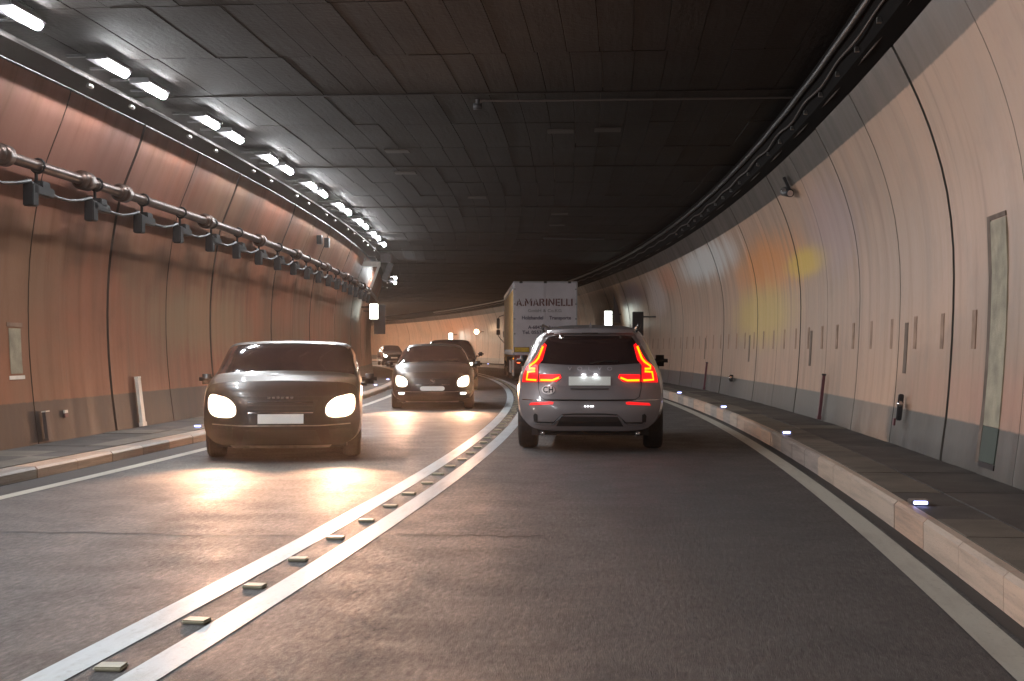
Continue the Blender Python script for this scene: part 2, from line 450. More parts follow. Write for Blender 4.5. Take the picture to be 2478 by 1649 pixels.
# ------------------------------------------------------------------ lining
PR = [(5.00, -.05), (5.02, .25), (5.07, .62), (5.11, 1.1), (5.14, 1.7), (5.14, 2.3), (5.08, 2.85), (4.97, 3.3), (4.85, 3.65), (4.73, 3.93), (4.60, 4.20), (4.45, 4.5), (4.30, 4.86)]
PL = [(-5.32, -.05), (-5.36, .25), (-5.41, .64), (-5.46, 1.2), (-5.48, 1.8), (-5.46, 2.4), (-5.40, 2.9), (-5.30, 3.45), (-5.18, 3.8), (-5.04, 4.15), (-4.93, 4.5), (-4.90, 4.86)]
def catmull(pts, sub):
    out = []
    n = len(pts)
    for i in range(n - 1):
        p0, p1, p2, p3 = pts[max(0, i - 1)], pts[i], pts[i + 1], pts[min(n - 1, i + 2)]
        for k in range(sub):
            t = k / sub
            out.append(tuple(.5 * (2 * b + (c - a) * t + (2 * a - 5 * b + 4 * c - d) * t * t + (-a + 3 * b - 3 * c + d) * t ** 3) for a, b, c, d in zip(p0, p1, p2, p3)))
    out.append(pts[-1]); return out
PR = catmull(PR, 2); PL = catmull(PL, 2)
def prof_s(P, h):
    for (s0, h0), (s1, h1) in zip(P, P[1:]):
        if h0 <= h <= h1: return s0 + (s1 - s0) * (h - h0) / (h1 - h0)
    return P[-1][0]
def wall_panel(root, P, side, t0, t1, mat, th=.10, jit=.004, nm='wall_panel', d=.6):
    bm = bmesh.new(); j = random.uniform(-jit, jit)
    uvf = lambda t, s, h: (t, h)
    p = [(s + j, h) for s, h in P]
    q = [(s + side * th, h) for s, h in P]
    ring = (p[::-1] + q) if side > 0 else (p + q[::-1])
    sweep(bm, steps(t0, t1, d), ring, closed=True, caps=True, uvfun=uvf)
    o = link(nm, bm, mat, root, True)
    try: o.data.set_sharp_from_angle(angle=R(40))
    except Exception: pass
    return o
def wall(side, P, mat, first, step, lo, hi, gap_big, gap_small, label):
    root = empty('tunnel_wall', pt(20, P[0][0], 0), label=label, cat='wall')
    inv = Matrix.Translation(-Vector(root.location))
    parts = []
    bm = bmesh.new(); sweep(bm, steps(T0, T1, 1.2), [(s + side * .05, h) for s, h in P]); parts.append(link('joint_backing', bm, M['dark_gap'], root))
    n = int((first - lo) / step); t = first - n * step; k = -n
    while t < hi:
        big = (k % 2 == 0); big2 = ((k + 1) % 2 == 0)
        a = t + (gap_big if big else gap_small) / 2; b = t + step - (gap_big if big2 else gap_small) / 2
        parts.append(wall_panel(root, P, side, a, b, mat)); t += step; k += 1
    for a, b in ((T0, first - n * step - .02), (t + .02, T1)):
        o = wall_panel(root, P, side, a, b, mat, nm='wall_run', jit=0, d=1.5); tag(o, kind='stuff'); parts.append(o)
    for o in parts: o.location = -Vector(root.location)
    return root
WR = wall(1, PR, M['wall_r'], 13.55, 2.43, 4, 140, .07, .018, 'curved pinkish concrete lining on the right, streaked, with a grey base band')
WL = wall(-1, PL, M['wall_l'], 13.40, 2.70, 8, 75, .10, .03, 'reddish brown concrete lining on the left behind the pipe and oncoming cars')

# ------------------------------------------------------------------ ceiling of cast slabs
CE = empty('ceiling', kind='structure')
HC = 4.80
bm = bmesh.new(); sweep(bm, steps(T0, T1, 1.2), [(4.45, HC + .06), (-5.05, HC + .06)]); link('ceiling_backing', bm, M['dark_gap'], CE)
ROW = 2.42; t = 10.9; NCOL = 24; SL, SR = -4.89, 4.30; W = (SR - SL) / NCOL
def slab_row(bm, t, c, offs, g=.0035, e=.010):
    a = SL + c * W + (offs if c > 0 else 0); b = SL + (c + 1) * W + (offs if c < NCOL - 1 else 0)
    z = HC + random.uniform(-.006, .005)
    sweep(bm, [t + e, t + ROW * .5, t + ROW - e], [(a + g, z + .08), (b - g, z + .08), (b - g, z), (a + g, z)], closed=True, caps=True, uvfun=lambda t, s, h: (s, t))
for r in range(12):
    offs = random.choice((0, 0, .03, -.02))
    for c in range(NCOL):
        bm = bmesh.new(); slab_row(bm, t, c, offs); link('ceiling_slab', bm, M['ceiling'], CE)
    t += ROW
bm = bmesh.new()
while t < 110:
    offs = random.choice((0, 0, .03, -.02))
    for c in range(NCOL): slab_row(bm, t, c, offs)
    t += ROW
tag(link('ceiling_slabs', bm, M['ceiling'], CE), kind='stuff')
tend = t
for a, b in ((T0, 10.85), (tend, T1)):
    bm = bmesh.new(); tt = a
    while tt < b - .1:
        e = min(b, tt + ROW)
        sweep(bm, [tt + .03, e - .03], [(SL, HC + .08), (SR, HC + .08), (SR, HC), (SL, HC)], closed=True, caps=True, uvfun=lambda t, s, h: (s, t)); tt = e
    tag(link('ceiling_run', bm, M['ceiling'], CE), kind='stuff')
# transverse ribs where rows of slabs hang
tt = 10.9
while tt < 100:
    bm = bmesh.new(); sweep(bm, [tt - .045, tt + .045], [(-4.86, HC), (4.28, HC), (4.28, HC - .014), (-4.86, HC - .014)], closed=True, caps=True, uvfun=lambda t, s, h: (s, t))
    link('ceiling_rib', bm, M['ceiling'], CE); tt += ROW * 3

M['patch'] = plain('ceiling_repair_mortar', (.045, .033, .027), .8)
# small things on the ceiling
o = box_obj('ceiling_slot', (0, 0, 0), (1.9, .09, .05), M['black']); o.location = pt(41.5, 1.9, HC - .03); o.rotation_euler[2] = yaw(41.5)
tag(o, 'long narrow black slot box on the dark ceiling above the lorry', 'vent')
root = empty('ceiling_sensor', pt(18.6, -.1, HC), yaw(18.6), label='small dark sensor hanging from the middle of the ceiling', cat='sensor')
bm = bmesh.new(); cyl(bm, (0, 0, 0), (0, 0, -.07), .03); link('stem', bm, M['dark_steel'], root)
bm = bmesh.new(); cyl(bm, (-.06, 0, -.10), (.06, 0, -.10), .045); link('sensor_head', bm, M['dark_steel'], root, True)
bm = bmesh.new(); tube(bm, [(.03, 0, -.02), (1.0, .0, -.03), (2.3, 0, -.03), (4.4, 0, -.03)], .014, 6); link('conduit', bm, M['rust_steel'], root)
for i, (t, s) in enumerate(((21.3, 1.0), (21.2, 1.75), (30.5, -.9), (34.2, 1.1), (37.3, 1.15), (26.2, -2.1), (23.3, -1.9))):
    o = box_obj('ceiling_patch', (0, 0, 0), (.42, .34, .02), M['patch'], CE); o.location = pt(t, s, HC - .014); o.rotation_euler[2] = yaw(t)

# ------------------------------------------------------------------ lamps
def make_lamp():
    root = empty('tunnel_lamp')
    # local: y along tunnel, x towards the middle of the road, z up; origin = lens centre
    L = .76
    bm = bmesh.new()
    bx(bm, (-.03, 0, .095), (.26, L + .06, .07), bevel=.012)
    link('housing', bm, M['dark_steel'], root)
    bm = bmesh.new(); prof = []
    for i in range(6):
        a = R(-74 + i * 60 / 5)
        prof.append((.092 * math.cos(a), .068 * math.sin(a) + .052))
    rings = [[bm.verts.new((x * e, y, .052 + (z - .052) * e)) for x, z in prof] for y, e in ((-L / 2, .55), (-L / 2 + .05, 1), (L / 2 - .05, 1), (L / 2, .55))]
    for i in range(3):
        for k in range(5): bm.faces.new((rings[i][k], rings[i][k + 1], rings[i + 1][k + 1], rings[i + 1][k]))
    link('lens', bm, M['lamp'], root, True)
    for yy in (-.35, .35):
        bm = bmesh.new()
        bx(bm, (-.24, yy, .11), (.34, .05, .025))
        link('bracket', bm, M['black'], root)
    bm = bmesh.new(); cyl(bm, (-.27, -.05, -.17), (-.27, .05, -.17), .028); link('connector', bm, M['steel'], root, True)
    return root
lamp0 = make_lamp(); lamp0_used = False
far_fill_lens = [c for c in lamp0.children if c.name.startswith('lens')][0].data.copy(); far_fill_lens.materials[0] = M['far_fill']
ts = []
base = 13.0
k = -12
while True:
    t = base + 3.85 * k
    if t > 150: break
    if t > -36: ts += [t, t + (2.45)]
    k += 1
ts = sorted(ts)
NUM = ['nearest', 'second nearest', 'third nearest', 'fourth nearest', 'fifth nearest', 'sixth nearest', 'seventh nearest', 'eighth nearest', 'ninth nearest', 'tenth nearest', 'eleventh nearest', 'twelfth nearest', 'thirteenth nearest', 'fourteenth nearest', 'fifteenth nearest', 'sixteenth nearest']
vi = 0
for t in ts:
    if t > 43 and t < 104: continue
    o = lamp0 if not lamp0_used else copy_tree(lamp0); lamp0_used = True
    if t > 66:  # unseen lamps past the bend, added to brighten the far wall
        for ch in o.children:
            if ch.name.startswith('lens'):
                ch.data = far_fill_lens
    p = pt(t, -4.16, 4.60); o.location = p; o.rotation_euler = (0, 0, yaw(t))
    if t < 12.2:
        lab = 'white tunnel lamp under the left edge of the ceiling, above and behind the viewpoint'
    elif t > 50:
        lab = 'unseen warm lamp added round the bend to brighten the far wall'
    else:
        lab = '%s lit white lamp in the row above the left wall' % NUM[vi] if vi < len(NUM) else 'white lamp at the far end of the row above the left wall'; vi += 1
    tag(o, lab, 'tunnel lamp', 'lamps along the left edge of the ceiling')
# far lamp pair seen alone beyond the sign gantry
for j, (t, s) in enumerate(((51.5, -4.20), (52.6, -4.24))):
    o = copy_tree(lamp0); o.location = pt(t, s, 4.02 - j * .14); o.rotation_euler = (0, 0, yaw(t))
    tag(o, ('upper' if j == 0 else 'lower') + ' of two small lamps hung lower beyond the end of the lamp row', 'tunnel lamp', 'lamps along the left edge of the ceiling')
# tray carrying the lamps
bm = bmesh.new()
sweep(bm, steps(T0, 46, .8), [(-4.42, 4.50), (-4.42, 4.53), (-4.86, 4.53), (-4.86, 4.50)], closed=True, caps=True)
M['tray'] = plain('sooty_tray', (.028, .024, .022), .8, spec=.2)
tag(link('cable_tray', bm, M['tray']), 'long grey tray carrying the lamps above the left wall', 'cable tray')

# ------------------------------------------------------------------ pipe and cable brackets, left wall
PS, PH = -5.12, 3.50
root = empty('fire_main', pt(20, PS, PH), label='long steel pipe with bulging joints running along the left wall', cat='pipe')
def mv(o): o.location = -Vector(root.location)
bm = bmesh.new(); tube(bm, [pt(t, PS, PH) for t in steps(T0, 62, 1.0)], .066, 14); mv(link('pipe', bm, M['pipe'], root, True))
for t in (12.9, 14.6, 17.0, 18.4, 22.6, 26.7, 30.8, 35.4, 40.4, 43.6, 46.9, 50.0):
    bm = bmesh.new(); a = pt(t - .19, PS, PH); b = pt(t + .19, PS, PH); c1 = pt(t - .12, PS, PH); c2 = pt(t + .12, PS, PH)
    cyl(bm, a, c1, .08, .125, 18); cyl(bm, c1, c2, .125, .125, 18); cyl(bm, c2, b, .125, .08, 18)
    mv(link('coupling', bm, M['pipe'], root, True))
def make_bracket():
    r = empty('cable_bracket')
    bm = bmesh.new(); bx(bm, (.04, 0, -.31), (.13, .58, .11), bevel=.012); bx(bm, (.04, .05, -.24), (.13, .22, .10), bevel=.01); link('rail', bm, M['black'], r)
    bm = bmesh.new(); bx(bm, (.04, -.24, -.38), (.13, .16, .27), bevel=.012); link('clamp', bm, M['black'], r)
    bm = bmesh.new()
    tube(bm, [(-.02, .04, -.26), (-.02, .04, -.07)], .022, 6)
    tube(bm, [(.085 * math.cos(a), .04, .085 * math.sin(a)) for a in [R(-180 + i * 30) for i in range(13)]], .016, 6)
    link('strap', bm, M['black'], r)
    bm = bmesh.new(); tube(bm, [(-.02 + .05 * math.sin(i * .52), -.22 + i * .37, -.20 - .13 * math.sin(math.pi * i / 5)) for i in range(6)], .022, 6); link('cable_loop', bm, M['black'], r, True)
    return r
b0 = make_bracket(); first = True
t = 11.8; i = 0
while t < 50:
    o = b0 if first else copy_tree(b0); first = False
    o.location = pt(t, PS, PH); o.rotation_euler = (0, 0, yaw(t))
    tag(o, ('%s dark cable bracket hanging under the pipe on the left wall' % NUM[i]) if i < 16 else 'dark cable bracket in the far run under the left wall pipe', 'bracket', 'cable brackets under the pipe')
    t += 1.86; i += 1

# cables on the right edge of the ceiling
for s, h, r, amp, lab in ((4.26, 4.46, .014, .022, 'thin pale cable sagging in waves below the right edge of the ceiling'), (4.40, 4.34, .012, .008, 'thin straight cable just above the dark band of the right wall'), (4.22, 4.62, .04, .004, 'thick black cable tucked into the right corner of the ceiling')):
    bm = bmesh.new(); tube(bm, [pt(t, s + amp * .4 * math.sin(t * 2.1), h + amp * math.sin(t * 2.6)) for t in steps(4, 120, .3)], r, 5)
    tag(link('cable', bm, M['rust_steel' if r < .03 else 'black'], None, True), lab, 'cable')
def clip(t, i):
    bm = bmesh.new(); bx(bm, (0, 0, 0), (.10, .05, .05)); o = link('cable_clip', bm, M['steel']); o.location = pt(t, 4.33, 4.40); o.rotation_euler[2] = yaw(t)
    tag(o, 'small steel clip holding the cables at the right edge of the ceiling', 'clip', 'cable clips along the right ceiling edge')
bm = bmesh.new(); sweep(bm, steps(T0, 150, .8), [(4.34, 4.34), (4.56, 4.30), (4.44, 4.56), (4.30, 4.80), (4.22, 4.72)], closed=True, caps=True)  # near-black strip added to fill the upper right corner
M['corner_black'] = plain('corner_fill_black', (.006, .005, .005), .95, spec=.1)
tag(link('corner_fill', bm, M['corner_black']), 'added black strip filling the corner between right wall and ceiling', 'duct')  # filed under duct, but only an added black strip
t = 10.5; i = 0
while t < 36: clip(t, i); t += 1.2; i += 1

# ------------------------------------------------------------------ things on the right wall
def on_wall(name, side, t, h, off=0., **kw):
    P = PR if side > 0 else PL
    s = prof_s(P, h) - side * off
    o = empty(name, pt(t, s, h), yaw(t), **kw)
    ds = prof_s(P, min(4.8, h + .15)) - prof_s(P, max(0, h - .15))
    o.rotation_euler = (0, math.atan2(ds, .30), yaw(t))
    return o
def wall_slot(t, h0, h1, w, mat, root, side=1, nm='anchor_slot'):
    P = PR if side > 0 else PL
    bm = bmesh.new(); n = 4; hs = [h0 + (h1 - h0) * i / n for i in range(n + 1)]
    fr = lambda tt, e: [(prof_s(P, h) - side * e, h) for h in hs]
    ring = ([(s, h) for s, h in fr(t, .006)] + [(s + side * .03, h) for s, h in fr(t, 0)][::-1])
    if side > 0: ring = ring[::-1]
    sweep(bm, [t - w / 2, t + w / 2], ring, closed=True, caps=True)
    o = link(nm, bm, mat, root); o.location = -Vector(root.location); return o
M['slot'] = plain('recess_grey', (.34, .22, .16), .8, var=.3)
M['slot_dark'] = plain('recess_dark', (.16, .115, .09), .8, var=.3)
t = 10.3; i = 0
while t < 66:
    if abs(t - 12.0) > .55: wall_slot(t, 1.30, 1.66, .13, M['slot'], WR)
    t += 1.215; i += 1
for t in (15.6, 22.2, 29.1, 36.0): wall_slot(t, 1.02, 1.60, .16, M['slot_dark'], WR, nm='cover_plate')

# tall niche
root = empty('wall_niche', pt(12.0, prof_s(PR, 1.5), 0), label='tall narrow niche with pale green inside edge in the right wall', cat='niche')
wall_slot(11.93, .63, 2.42, .48, M['green_paint'], root, nm='niche_back')
wall_slot(12.22, .30, 2.45, .10, M['slot_dark'], root, nm='niche_jamb')
wall_slot(11.98, 2.43, 2.47, .58, M['slot_dark'], root, nm='niche_lintel')
wall_slot(11.93, .32, .625, .48, M['niche_dark'], root, nm='niche_foot')
wall_slot(11.93, .27, .315, .50, M['black'], root, nm='niche_sill')

def tube_camera(t, h):
    r = on_wall('wall_camera', 1, t, h, .12, label='dark cylindrical camera bolted high on the right wall', cat='camera')
    bm = bmesh.new(); cyl(bm, (0, -.22, -.03), (0, .18, .05), .065, .075, 16); link('camera_body', bm, M['dark_steel'], r, True)
    bm = bmesh.new(); cyl(bm, (0, -.235, -.033), (0, -.222, -.03), .05); link('lens', bm, M['chrome'], r)
    bm = bmesh.new(); bx(bm, (.06, .05, .12), (.05, .06, .28)); link('mount', bm, M['dark_steel'], r)
    bm = bmesh.new(); cyl(bm, (-.05, -.12, .07), (-.05, -.05, .07), .03); link('small_lamp', bm, M['chrome'], r)
tube_camera(21.7, 3.82)

def rail_post(side, t, h0, h1, w, mat, lab):
    P = PR if side > 0 else PL
    root = empty('delineator', pt(t, prof_s(P, h0), 0), label=lab, cat='delineator')
    a = pt(t, prof_s(P, h0) - side * .05, h0); b = pt(t, prof_s(P, h1) - side * .05, h1)
    for nm, f0, f1, ww, m in (('post', 0.08, .96, w, mat), ('foot', 0, .08, w * 1.3, mat), ('cap', .96, 1, w * .9, 'white_plastic' if side < 0 else 'dark_steel')):
        p = a.lerp(b, f0); q = a.lerp(b, f1); bm = bmesh.new(); d = q - p
        bx(bm, (0, 0, 0), (.045 if nm == 'post' else .06, ww, d.length))
        o = link(nm, bm, M[m], root); o.rotation_euler = Vector(d).to_track_quat('Z', 'Y').to_euler(); o.location = (p + q) / 2 - Vector(root.location)
        o.rotation_euler = (0, math.atan2((b - a).dot(Vector((math.cos(yaw(t)), math.sin(yaw(t)), 0))), (b - a).z), yaw(t))
rail_post(-1, 19.8, .13, .88, .14, 'white_plastic', 'bright white reflective strip standing against the left wall')
rail_post(-1, 16.3, .15, .52, .12, 'brown_box', 'short brown strip at the foot of the left wall, left of the white one')
rail_post(1, 20.6, .22, .92, .055, 'red_plastic', 'red strip on the right wall left of the wall valve')
rail_post(1, 35.2, .22, .95, .055, 'red_plastic', 'small red strip on the right wall near the grey car')
root = on_wall('wall_valve', 1, 15.4, .62, .06, label='dark valve box with red reflector on the base band of the right wall', cat='valve')
bm = bmesh.new(); bx(bm, (0, 0, .02), (.06, .05, .30), bevel=.01); link('box', bm, M['dark_steel'], root)
bm = bmesh.new(); cyl(bm, (-.03, -.12, .06), (-.03, -.02, .06), .035, .02); link('spout', bm, M['chrome'], root, True)
bm = bmesh.new(); bx(bm, (-.045, 0, -.15), (.02, .07, .08)); link('reflector', bm, M['red_plastic'], root)
root = on_wall('wall_valve', 1, 31.0, .62, .06, label='tiny dark valve on the base band far along the right wall', cat='valve')
bm = bmesh.new(); bx(bm, (0, 0, 0), (.08, .08, .16), bevel=.01); link('box', bm, M['dark_steel'], root)
bm = bmesh.new(); cyl(bm, (-.04, -.14, 0), (-.04, 0, 0), .045, .03); link('spout', bm, M['chrome'], root, True)
# left: pale niche panel and reflector plate
root = empty('wall_panel_door', pt(15.7, prof_s(PL, 1.2), 0), label='faded greenish cover panel low on the left wall at the frame edge', cat='cover')
wall_slot(15.7, 1.0, 1.55, .32, M['green_paint'], root, -1, 'cover')
wall_slot(15.7, 1.57, 1.62, .42, M['slot'], root, -1, 'upper_edge')
wall_slot(15.7, .93, .975, .42, M['white_plastic'], root, -1, 'lower_edge')
root = on_wall('reflector', -1, 17.0, .45, .02, label='tiny white and red reflector plate on the left base band', cat='reflector')
box_obj('white_half', (0, 0, .03), (.02, .10, .04), M['white_plastic'], root); box_obj('red_half', (0, 0, -.02), (.02, .10, .05), M['red_plastic'], root)

# kerb LEDs
def make_led():
    r = empty('kerb_marker_light')
    bm = bmesh.new(); bx(bm, (0, 0, .018), (.13, .14, .034), bevel=.006); link('base', bm, M['steel'], r)
    bm = bmesh.new(); bx(bm, (0, -.073, .020), (.095, .02, .022), bevel=.004); link('led', bm, M['led'], r)
    return r
l0 = make_led(); first = True
labs = {9.8: 'nearest bluish white marker light on the right kerb', 17.5: 'second marker light along the right kerb', 25.05: 'third marker light along the right kerb', 32.9: 'fourth marker light, by the grey car on the right kerb'}
for t, s, h in [(9.8, 4.02, .2), (17.5, 4.02, .2), (25.05, 4.02, .2), (32.9, 4.02, .2), (40.6, 4.02, .2), (48.3, 4.02, .2), (56, 4.02, .2), (19.75, -4.42, .12), (27.5, -4.42, .12), (35.2, -4.42, .12), (43, -4.42, .12), (51, -4.42, .12), (80, 4.02, .2), (95, 4.02, .2)]:
    o = l0 if first else copy_tree(l0); first = False
    o.location = pt(t, s, h); o.rotation_euler[2] = yaw(t)
    lab = labs.get(t) or ('marker light on the left pavement, left of the near headlamps' if t == 19.75 else ('distant marker light along the left pavement' if s < 0 else 'distant marker light along the far right kerb'))
    tag(o, lab, 'marker light', 'bluish marker lights along the kerbs')

# raised studs between the centre lines
bm = bmesh.new(); bx(bm, (0, 0, .008), (.12, .10, .018), bevel=.007); st = link('road_stud', bm, None)
M['stud'] = plain('stud_plastic', (.42, .40, .30), .45, var=.2); st.data.materials.append(M['stud'])
t = 4.45; first = True; i = 0
while t < 62:
    o = st if first else st.copy()
    if not first: COL.objects.link(o)
    first = False
    o.location = pt(t, random.uniform(-.02, .02), .001); o.rotation_euler = (0, 0, yaw(t) + random.uniform(-.08, .08))
    tag(o, ('%s raised pale stud between the two white centre lines' % NUM[i]) if i < 16 else 'raised pale stud in the distant run between the centre lines', 'road stud', 'raised studs between the centre lines')
    t += .925; i += 1

# ------------------------------------------------------------------ emergency signs
def sign_box(t, side, s, h, w, hh, lit, lab, depth=.12):
    r = empty('emergency_sign' if lit else 'sign_box', pt(t, s, h), yaw(t), label=lab, cat='sign')
    bm = bmesh.new(); bx(bm, (0, depth / 2, 0), (w + .04, depth, hh + .04), bevel=.008); link('case', bm, M['dark_steel'] if not lit else M['steel'], r)
    bm = bmesh.new(); bx(bm, (0, -.008, 0), (w, .012, hh)); link('panel', bm, M['sign_light'] if lit else M['black'], r)
    P = PR if side > 0 else PL
    d = prof_s(P, h) - s
    bm = bmesh.new(); bx(bm, (d / 2, depth / 2, hh * .3), (abs(d) + .05, .05, .05)); link('arm', bm, M['dark_steel'], r)
    return r
sign_box(50.5, -1, -4.93, 2.72, .30, .56, True, 'glowing white emergency sign projecting from the left wall')
sign_box(52.0, -1, -4.78, 2.45, .40, 1.10, False, 'tall brown sign box just right of the glowing sign on the left wall')
sign_box(54.5, 1, 4.55, 2.55, .30, .62, True, 'glowing white sign on the right wall above the grey car roof')
r = sign_box(46.0, 1, 4.50, 2.18, .34, .80, False, 'dark grey sign box on a thin pole at the right wall')
bm = bmesh.new(); cyl(bm, (.05, .05, -.4), (.05, .05, -1.98), .028); link('pole', bm, M['steel'], r)
# brown spike: shadow beside the glowing sign, modelled as a solid shape
bm = bmesh.new()
v = [bm.verts.new(c) for c in ((-.10, 0, -.55), (.16, 0, -.55), (.06, 0, .1), (-.12, 0, .62), (-.10, .06, -.55), (.16, .06, -.55), (.06, .06, .1), (-.12, .06, .62))]
for f in ((0, 1, 2, 3), (7, 6, 5, 4), (0, 4, 5, 1), (1, 5, 6, 2), (2, 6, 7, 3), (3, 7, 4, 0)): bm.faces.new([v[i] for i in f])
o = link('sign_shadow', bm, M['brown_box']); o.location = pt(52.6, 4.62, 2.9); o.rotation_euler[2] = yaw(52.6)
tag(o, 'tapering brown shape standing in for the shadow beside the glowing sign on the right wall', 'modelled shadow')
# gantry box over the left sign
r = empty('ceiling_bracket', pt(45.5, -4.75, 4.2), yaw(45.5), label='pale bracket with dark hanging box at the end of the left lamp row', cat='bracket')
bm = bmesh.new(); bx(bm, (-.05, 0, 0), (.75, .2, .16)); link('beam', bm, M['white_plastic'], r)
bm = bmesh.new(); bx(bm, (.50, .1, .22), (.35, .3, .30)); bx(bm, (.56, .2, -.25), (.20, .3, .62), Matrix.Rotation(R(22), 3, 'Y')); link('hanging_box', bm, M['dark_steel'], r)
bm = bmesh.new(); bx(bm, (.14, 0, -.42), (.08, .08, .8), Matrix.Rotation(R(20), 3, 'Y')); link('strut', bm, M['white_plastic'], r)
r = empty('junction_box', pt(33.4, -4.98, 4.05), yaw(33.4), label='pair of small dark boxes under the left lamp row', cat='junction box')
bm = bmesh.new(); bx(bm, (0, 0, 0), (.12, .2, .22)); link('box', bm, M['black'], r)
bm = bmesh.new(); bx(bm, (.1, .6, -.03), (.12, .2, .24)); link('box', bm, M['black'], r)

# far bend: signs, signal, cabinets on the outer wall
sign_box(114., 1, 4.55, 2.35, .32, .62, True, 'small glowing sign on the wall at the far bend')
r = empty('signal_lamp', pt(101.5, 4.3, 2.62), yaw(101.5), label='round amber white signal lamp at the far bend', cat='signal lamp')
bm = bmesh.new(); cyl(bm, (0, 0, 0), (0, .14, 0), .24, .24, 24); link('case', bm, M['dark_steel'], r)
bm = bmesh.new(); cyl(bm, (0, -.02, 0), (0, .0, 0), .20, .20, 24); link('lens', bm, M['amber_light'], r)
bm = bmesh.new(); bx(bm, (.3, .07, 0), (.6, .05, .05)); link('arm', bm, M['dark_steel'], r)
for i, (x, h) in enumerate(((90.5, 2.2), (86.5, 2.1), (83.5, 2.6), (94., 2.35))):
    r = on_wall('wall_cabinet', 1, x, h, .1, label=['dark cabinet on the far wall above the black car roof', 'low dark cabinet on the far wall, left of the lorry', 'upper dark cabinet on the far wall nearest the lorry', 'grey cabinet on the far wall, leftmost of four'][i], cat='cabinet', group='cabinets on the far wall')
    box_obj('case', (0, 0, 0), (.14, .30, .42), M['dark_steel' if i < 3 else 'slot_dark'], r)
    box_obj('door', (-.075, 0, 0), (.012, .26, .38), M['dark_steel'], r)

# ------------------------------------------------------------------ vehicle helpers
def densify(poly, d):
    out = []
    for i, p in enumerate(poly):
        q = poly[(i + 1) % len(poly)]
        n = max(1, int(math.hypot(q[0] - p[0], q[1] - p[1]) / d))
        out += [(p[0] + (q[0] - p[0]) * k / n, p[1] + (q[1] - p[1]) * k / n) for k in range(n)]
    return out
def inside(p, poly):
    c = False; x, z = p; j = len(poly) - 1
    for i in range(len(poly)):
        a, b = poly[i], poly[j]
        if (a[1] > z) != (b[1] > z) and x < (b[0] - a[0]) * (z - a[1]) / (b[1] - a[1] + 1e-12) + a[0]: c = not c
        j = i
    return c
def patch(bm, poly, Y, off, th=.012, d=.04):
    """2D outline (x, z) laid on the surface y = Y(x, z), standing off proud, with a rim th deep."""
    P = densify(poly, d)
    xs = [p[0] for p in P]; zs = [p[1] for p in P]
    pts = list(P); n = len(P)
    x = min(xs) + d * .5
    while x < max(xs):
        z = min(zs) + d * .5
        while z < max(zs):
            if inside((x, z), poly) and min((x - a) ** 2 + (z - b) ** 2 for a, b in P) > (d * .35) ** 2: pts.append((x, z))
            z += d
        x += d
    r = delaunay_2d_cdt([Vector(p) for p in pts], [(i, (i + 1) % n) for i in range(n)], [], 1, 1e-5)
    vs = [bm.verts.new((v.x, Y(v.x, v.y) - off, v.y)) for v in r[0]]
    for f in r[2]:
        a, b, c = [r[0][i] for i in f]
        cr = (b - a).cross(c - a)
        try: bm.faces.new([vs[i] for i in (f if cr > 0 else f[::-1])])
        except ValueError: pass
    if th:
        back = [bm.verts.new((p[0], Y(*p) - off + th, p[1])) for p in P]
        front = [bm.verts.new((p[0], Y(*p) - off, p[1])) for p in P]
        for i in range(n):
            bm.faces.new((front[i], front[(i + 1) % n], back[(i + 1) % n], back[i]))
def patch_obj(name, poly, Y, off, mat, parent, th=.012, d=.04, mirror=False, smooth=True):
    bm = bmesh.new(); patch(bm, [(-x, z) for x, z in poly][::-1] if mirror else poly, Y, off, th, d)
    bmesh.ops.recalc_face_normals(bm, faces=bm.faces)
    o = link(name, bm, mat, parent, False)
    return o
def ribbon(pts, w):
    """thick polyline as an outline polygon"""
    L, Rr = [], []
    for i, p in enumerate(pts):
        a = pts[max(0, i - 1)]; b = pts[min(len(pts) - 1, i + 1)]
        dx, dz = b[0] - a[0], b[1] - a[1]; n = math.hypot(dx, dz); nx, nz = -dz / n * w / 2, dx / n * w / 2
        L.append((p[0] + nx, p[1] + nz)); Rr.append((p[0] - nx, p[1] - nz))
    return L + Rr[::-1]
def text_obj(body, size, mat, parent, loc, name='lettering', ext=.002, wide=1., bold=0., rot=(R(90), 0, 0)):
    cu = bpy.data.curves.new('txt', 'FONT'); cu.body = body; cu.size = size; cu.extrude = ext; cu.align_x = 'CENTER'; cu.align_y = 'CENTER'; cu.offset = bold; cu.resolution_u = 3
    o = bpy.data.objects.new('txt', cu); COL.objects.link(o)
    dg = bpy.context.evaluated_depsgraph_get()
    me = bpy.data.meshes.new_from_object(o.evaluated_get(dg))
    bpy.data.objects.remove(o)
    me.materials.clear(); me.materials.append(mat)
    q = bpy.data.objects.new(name, me); COL.objects.link(q); q.parent = parent
    q.location = loc; q.rotation_euler = rot; q.scale = (wide, 1, 1)
    return q
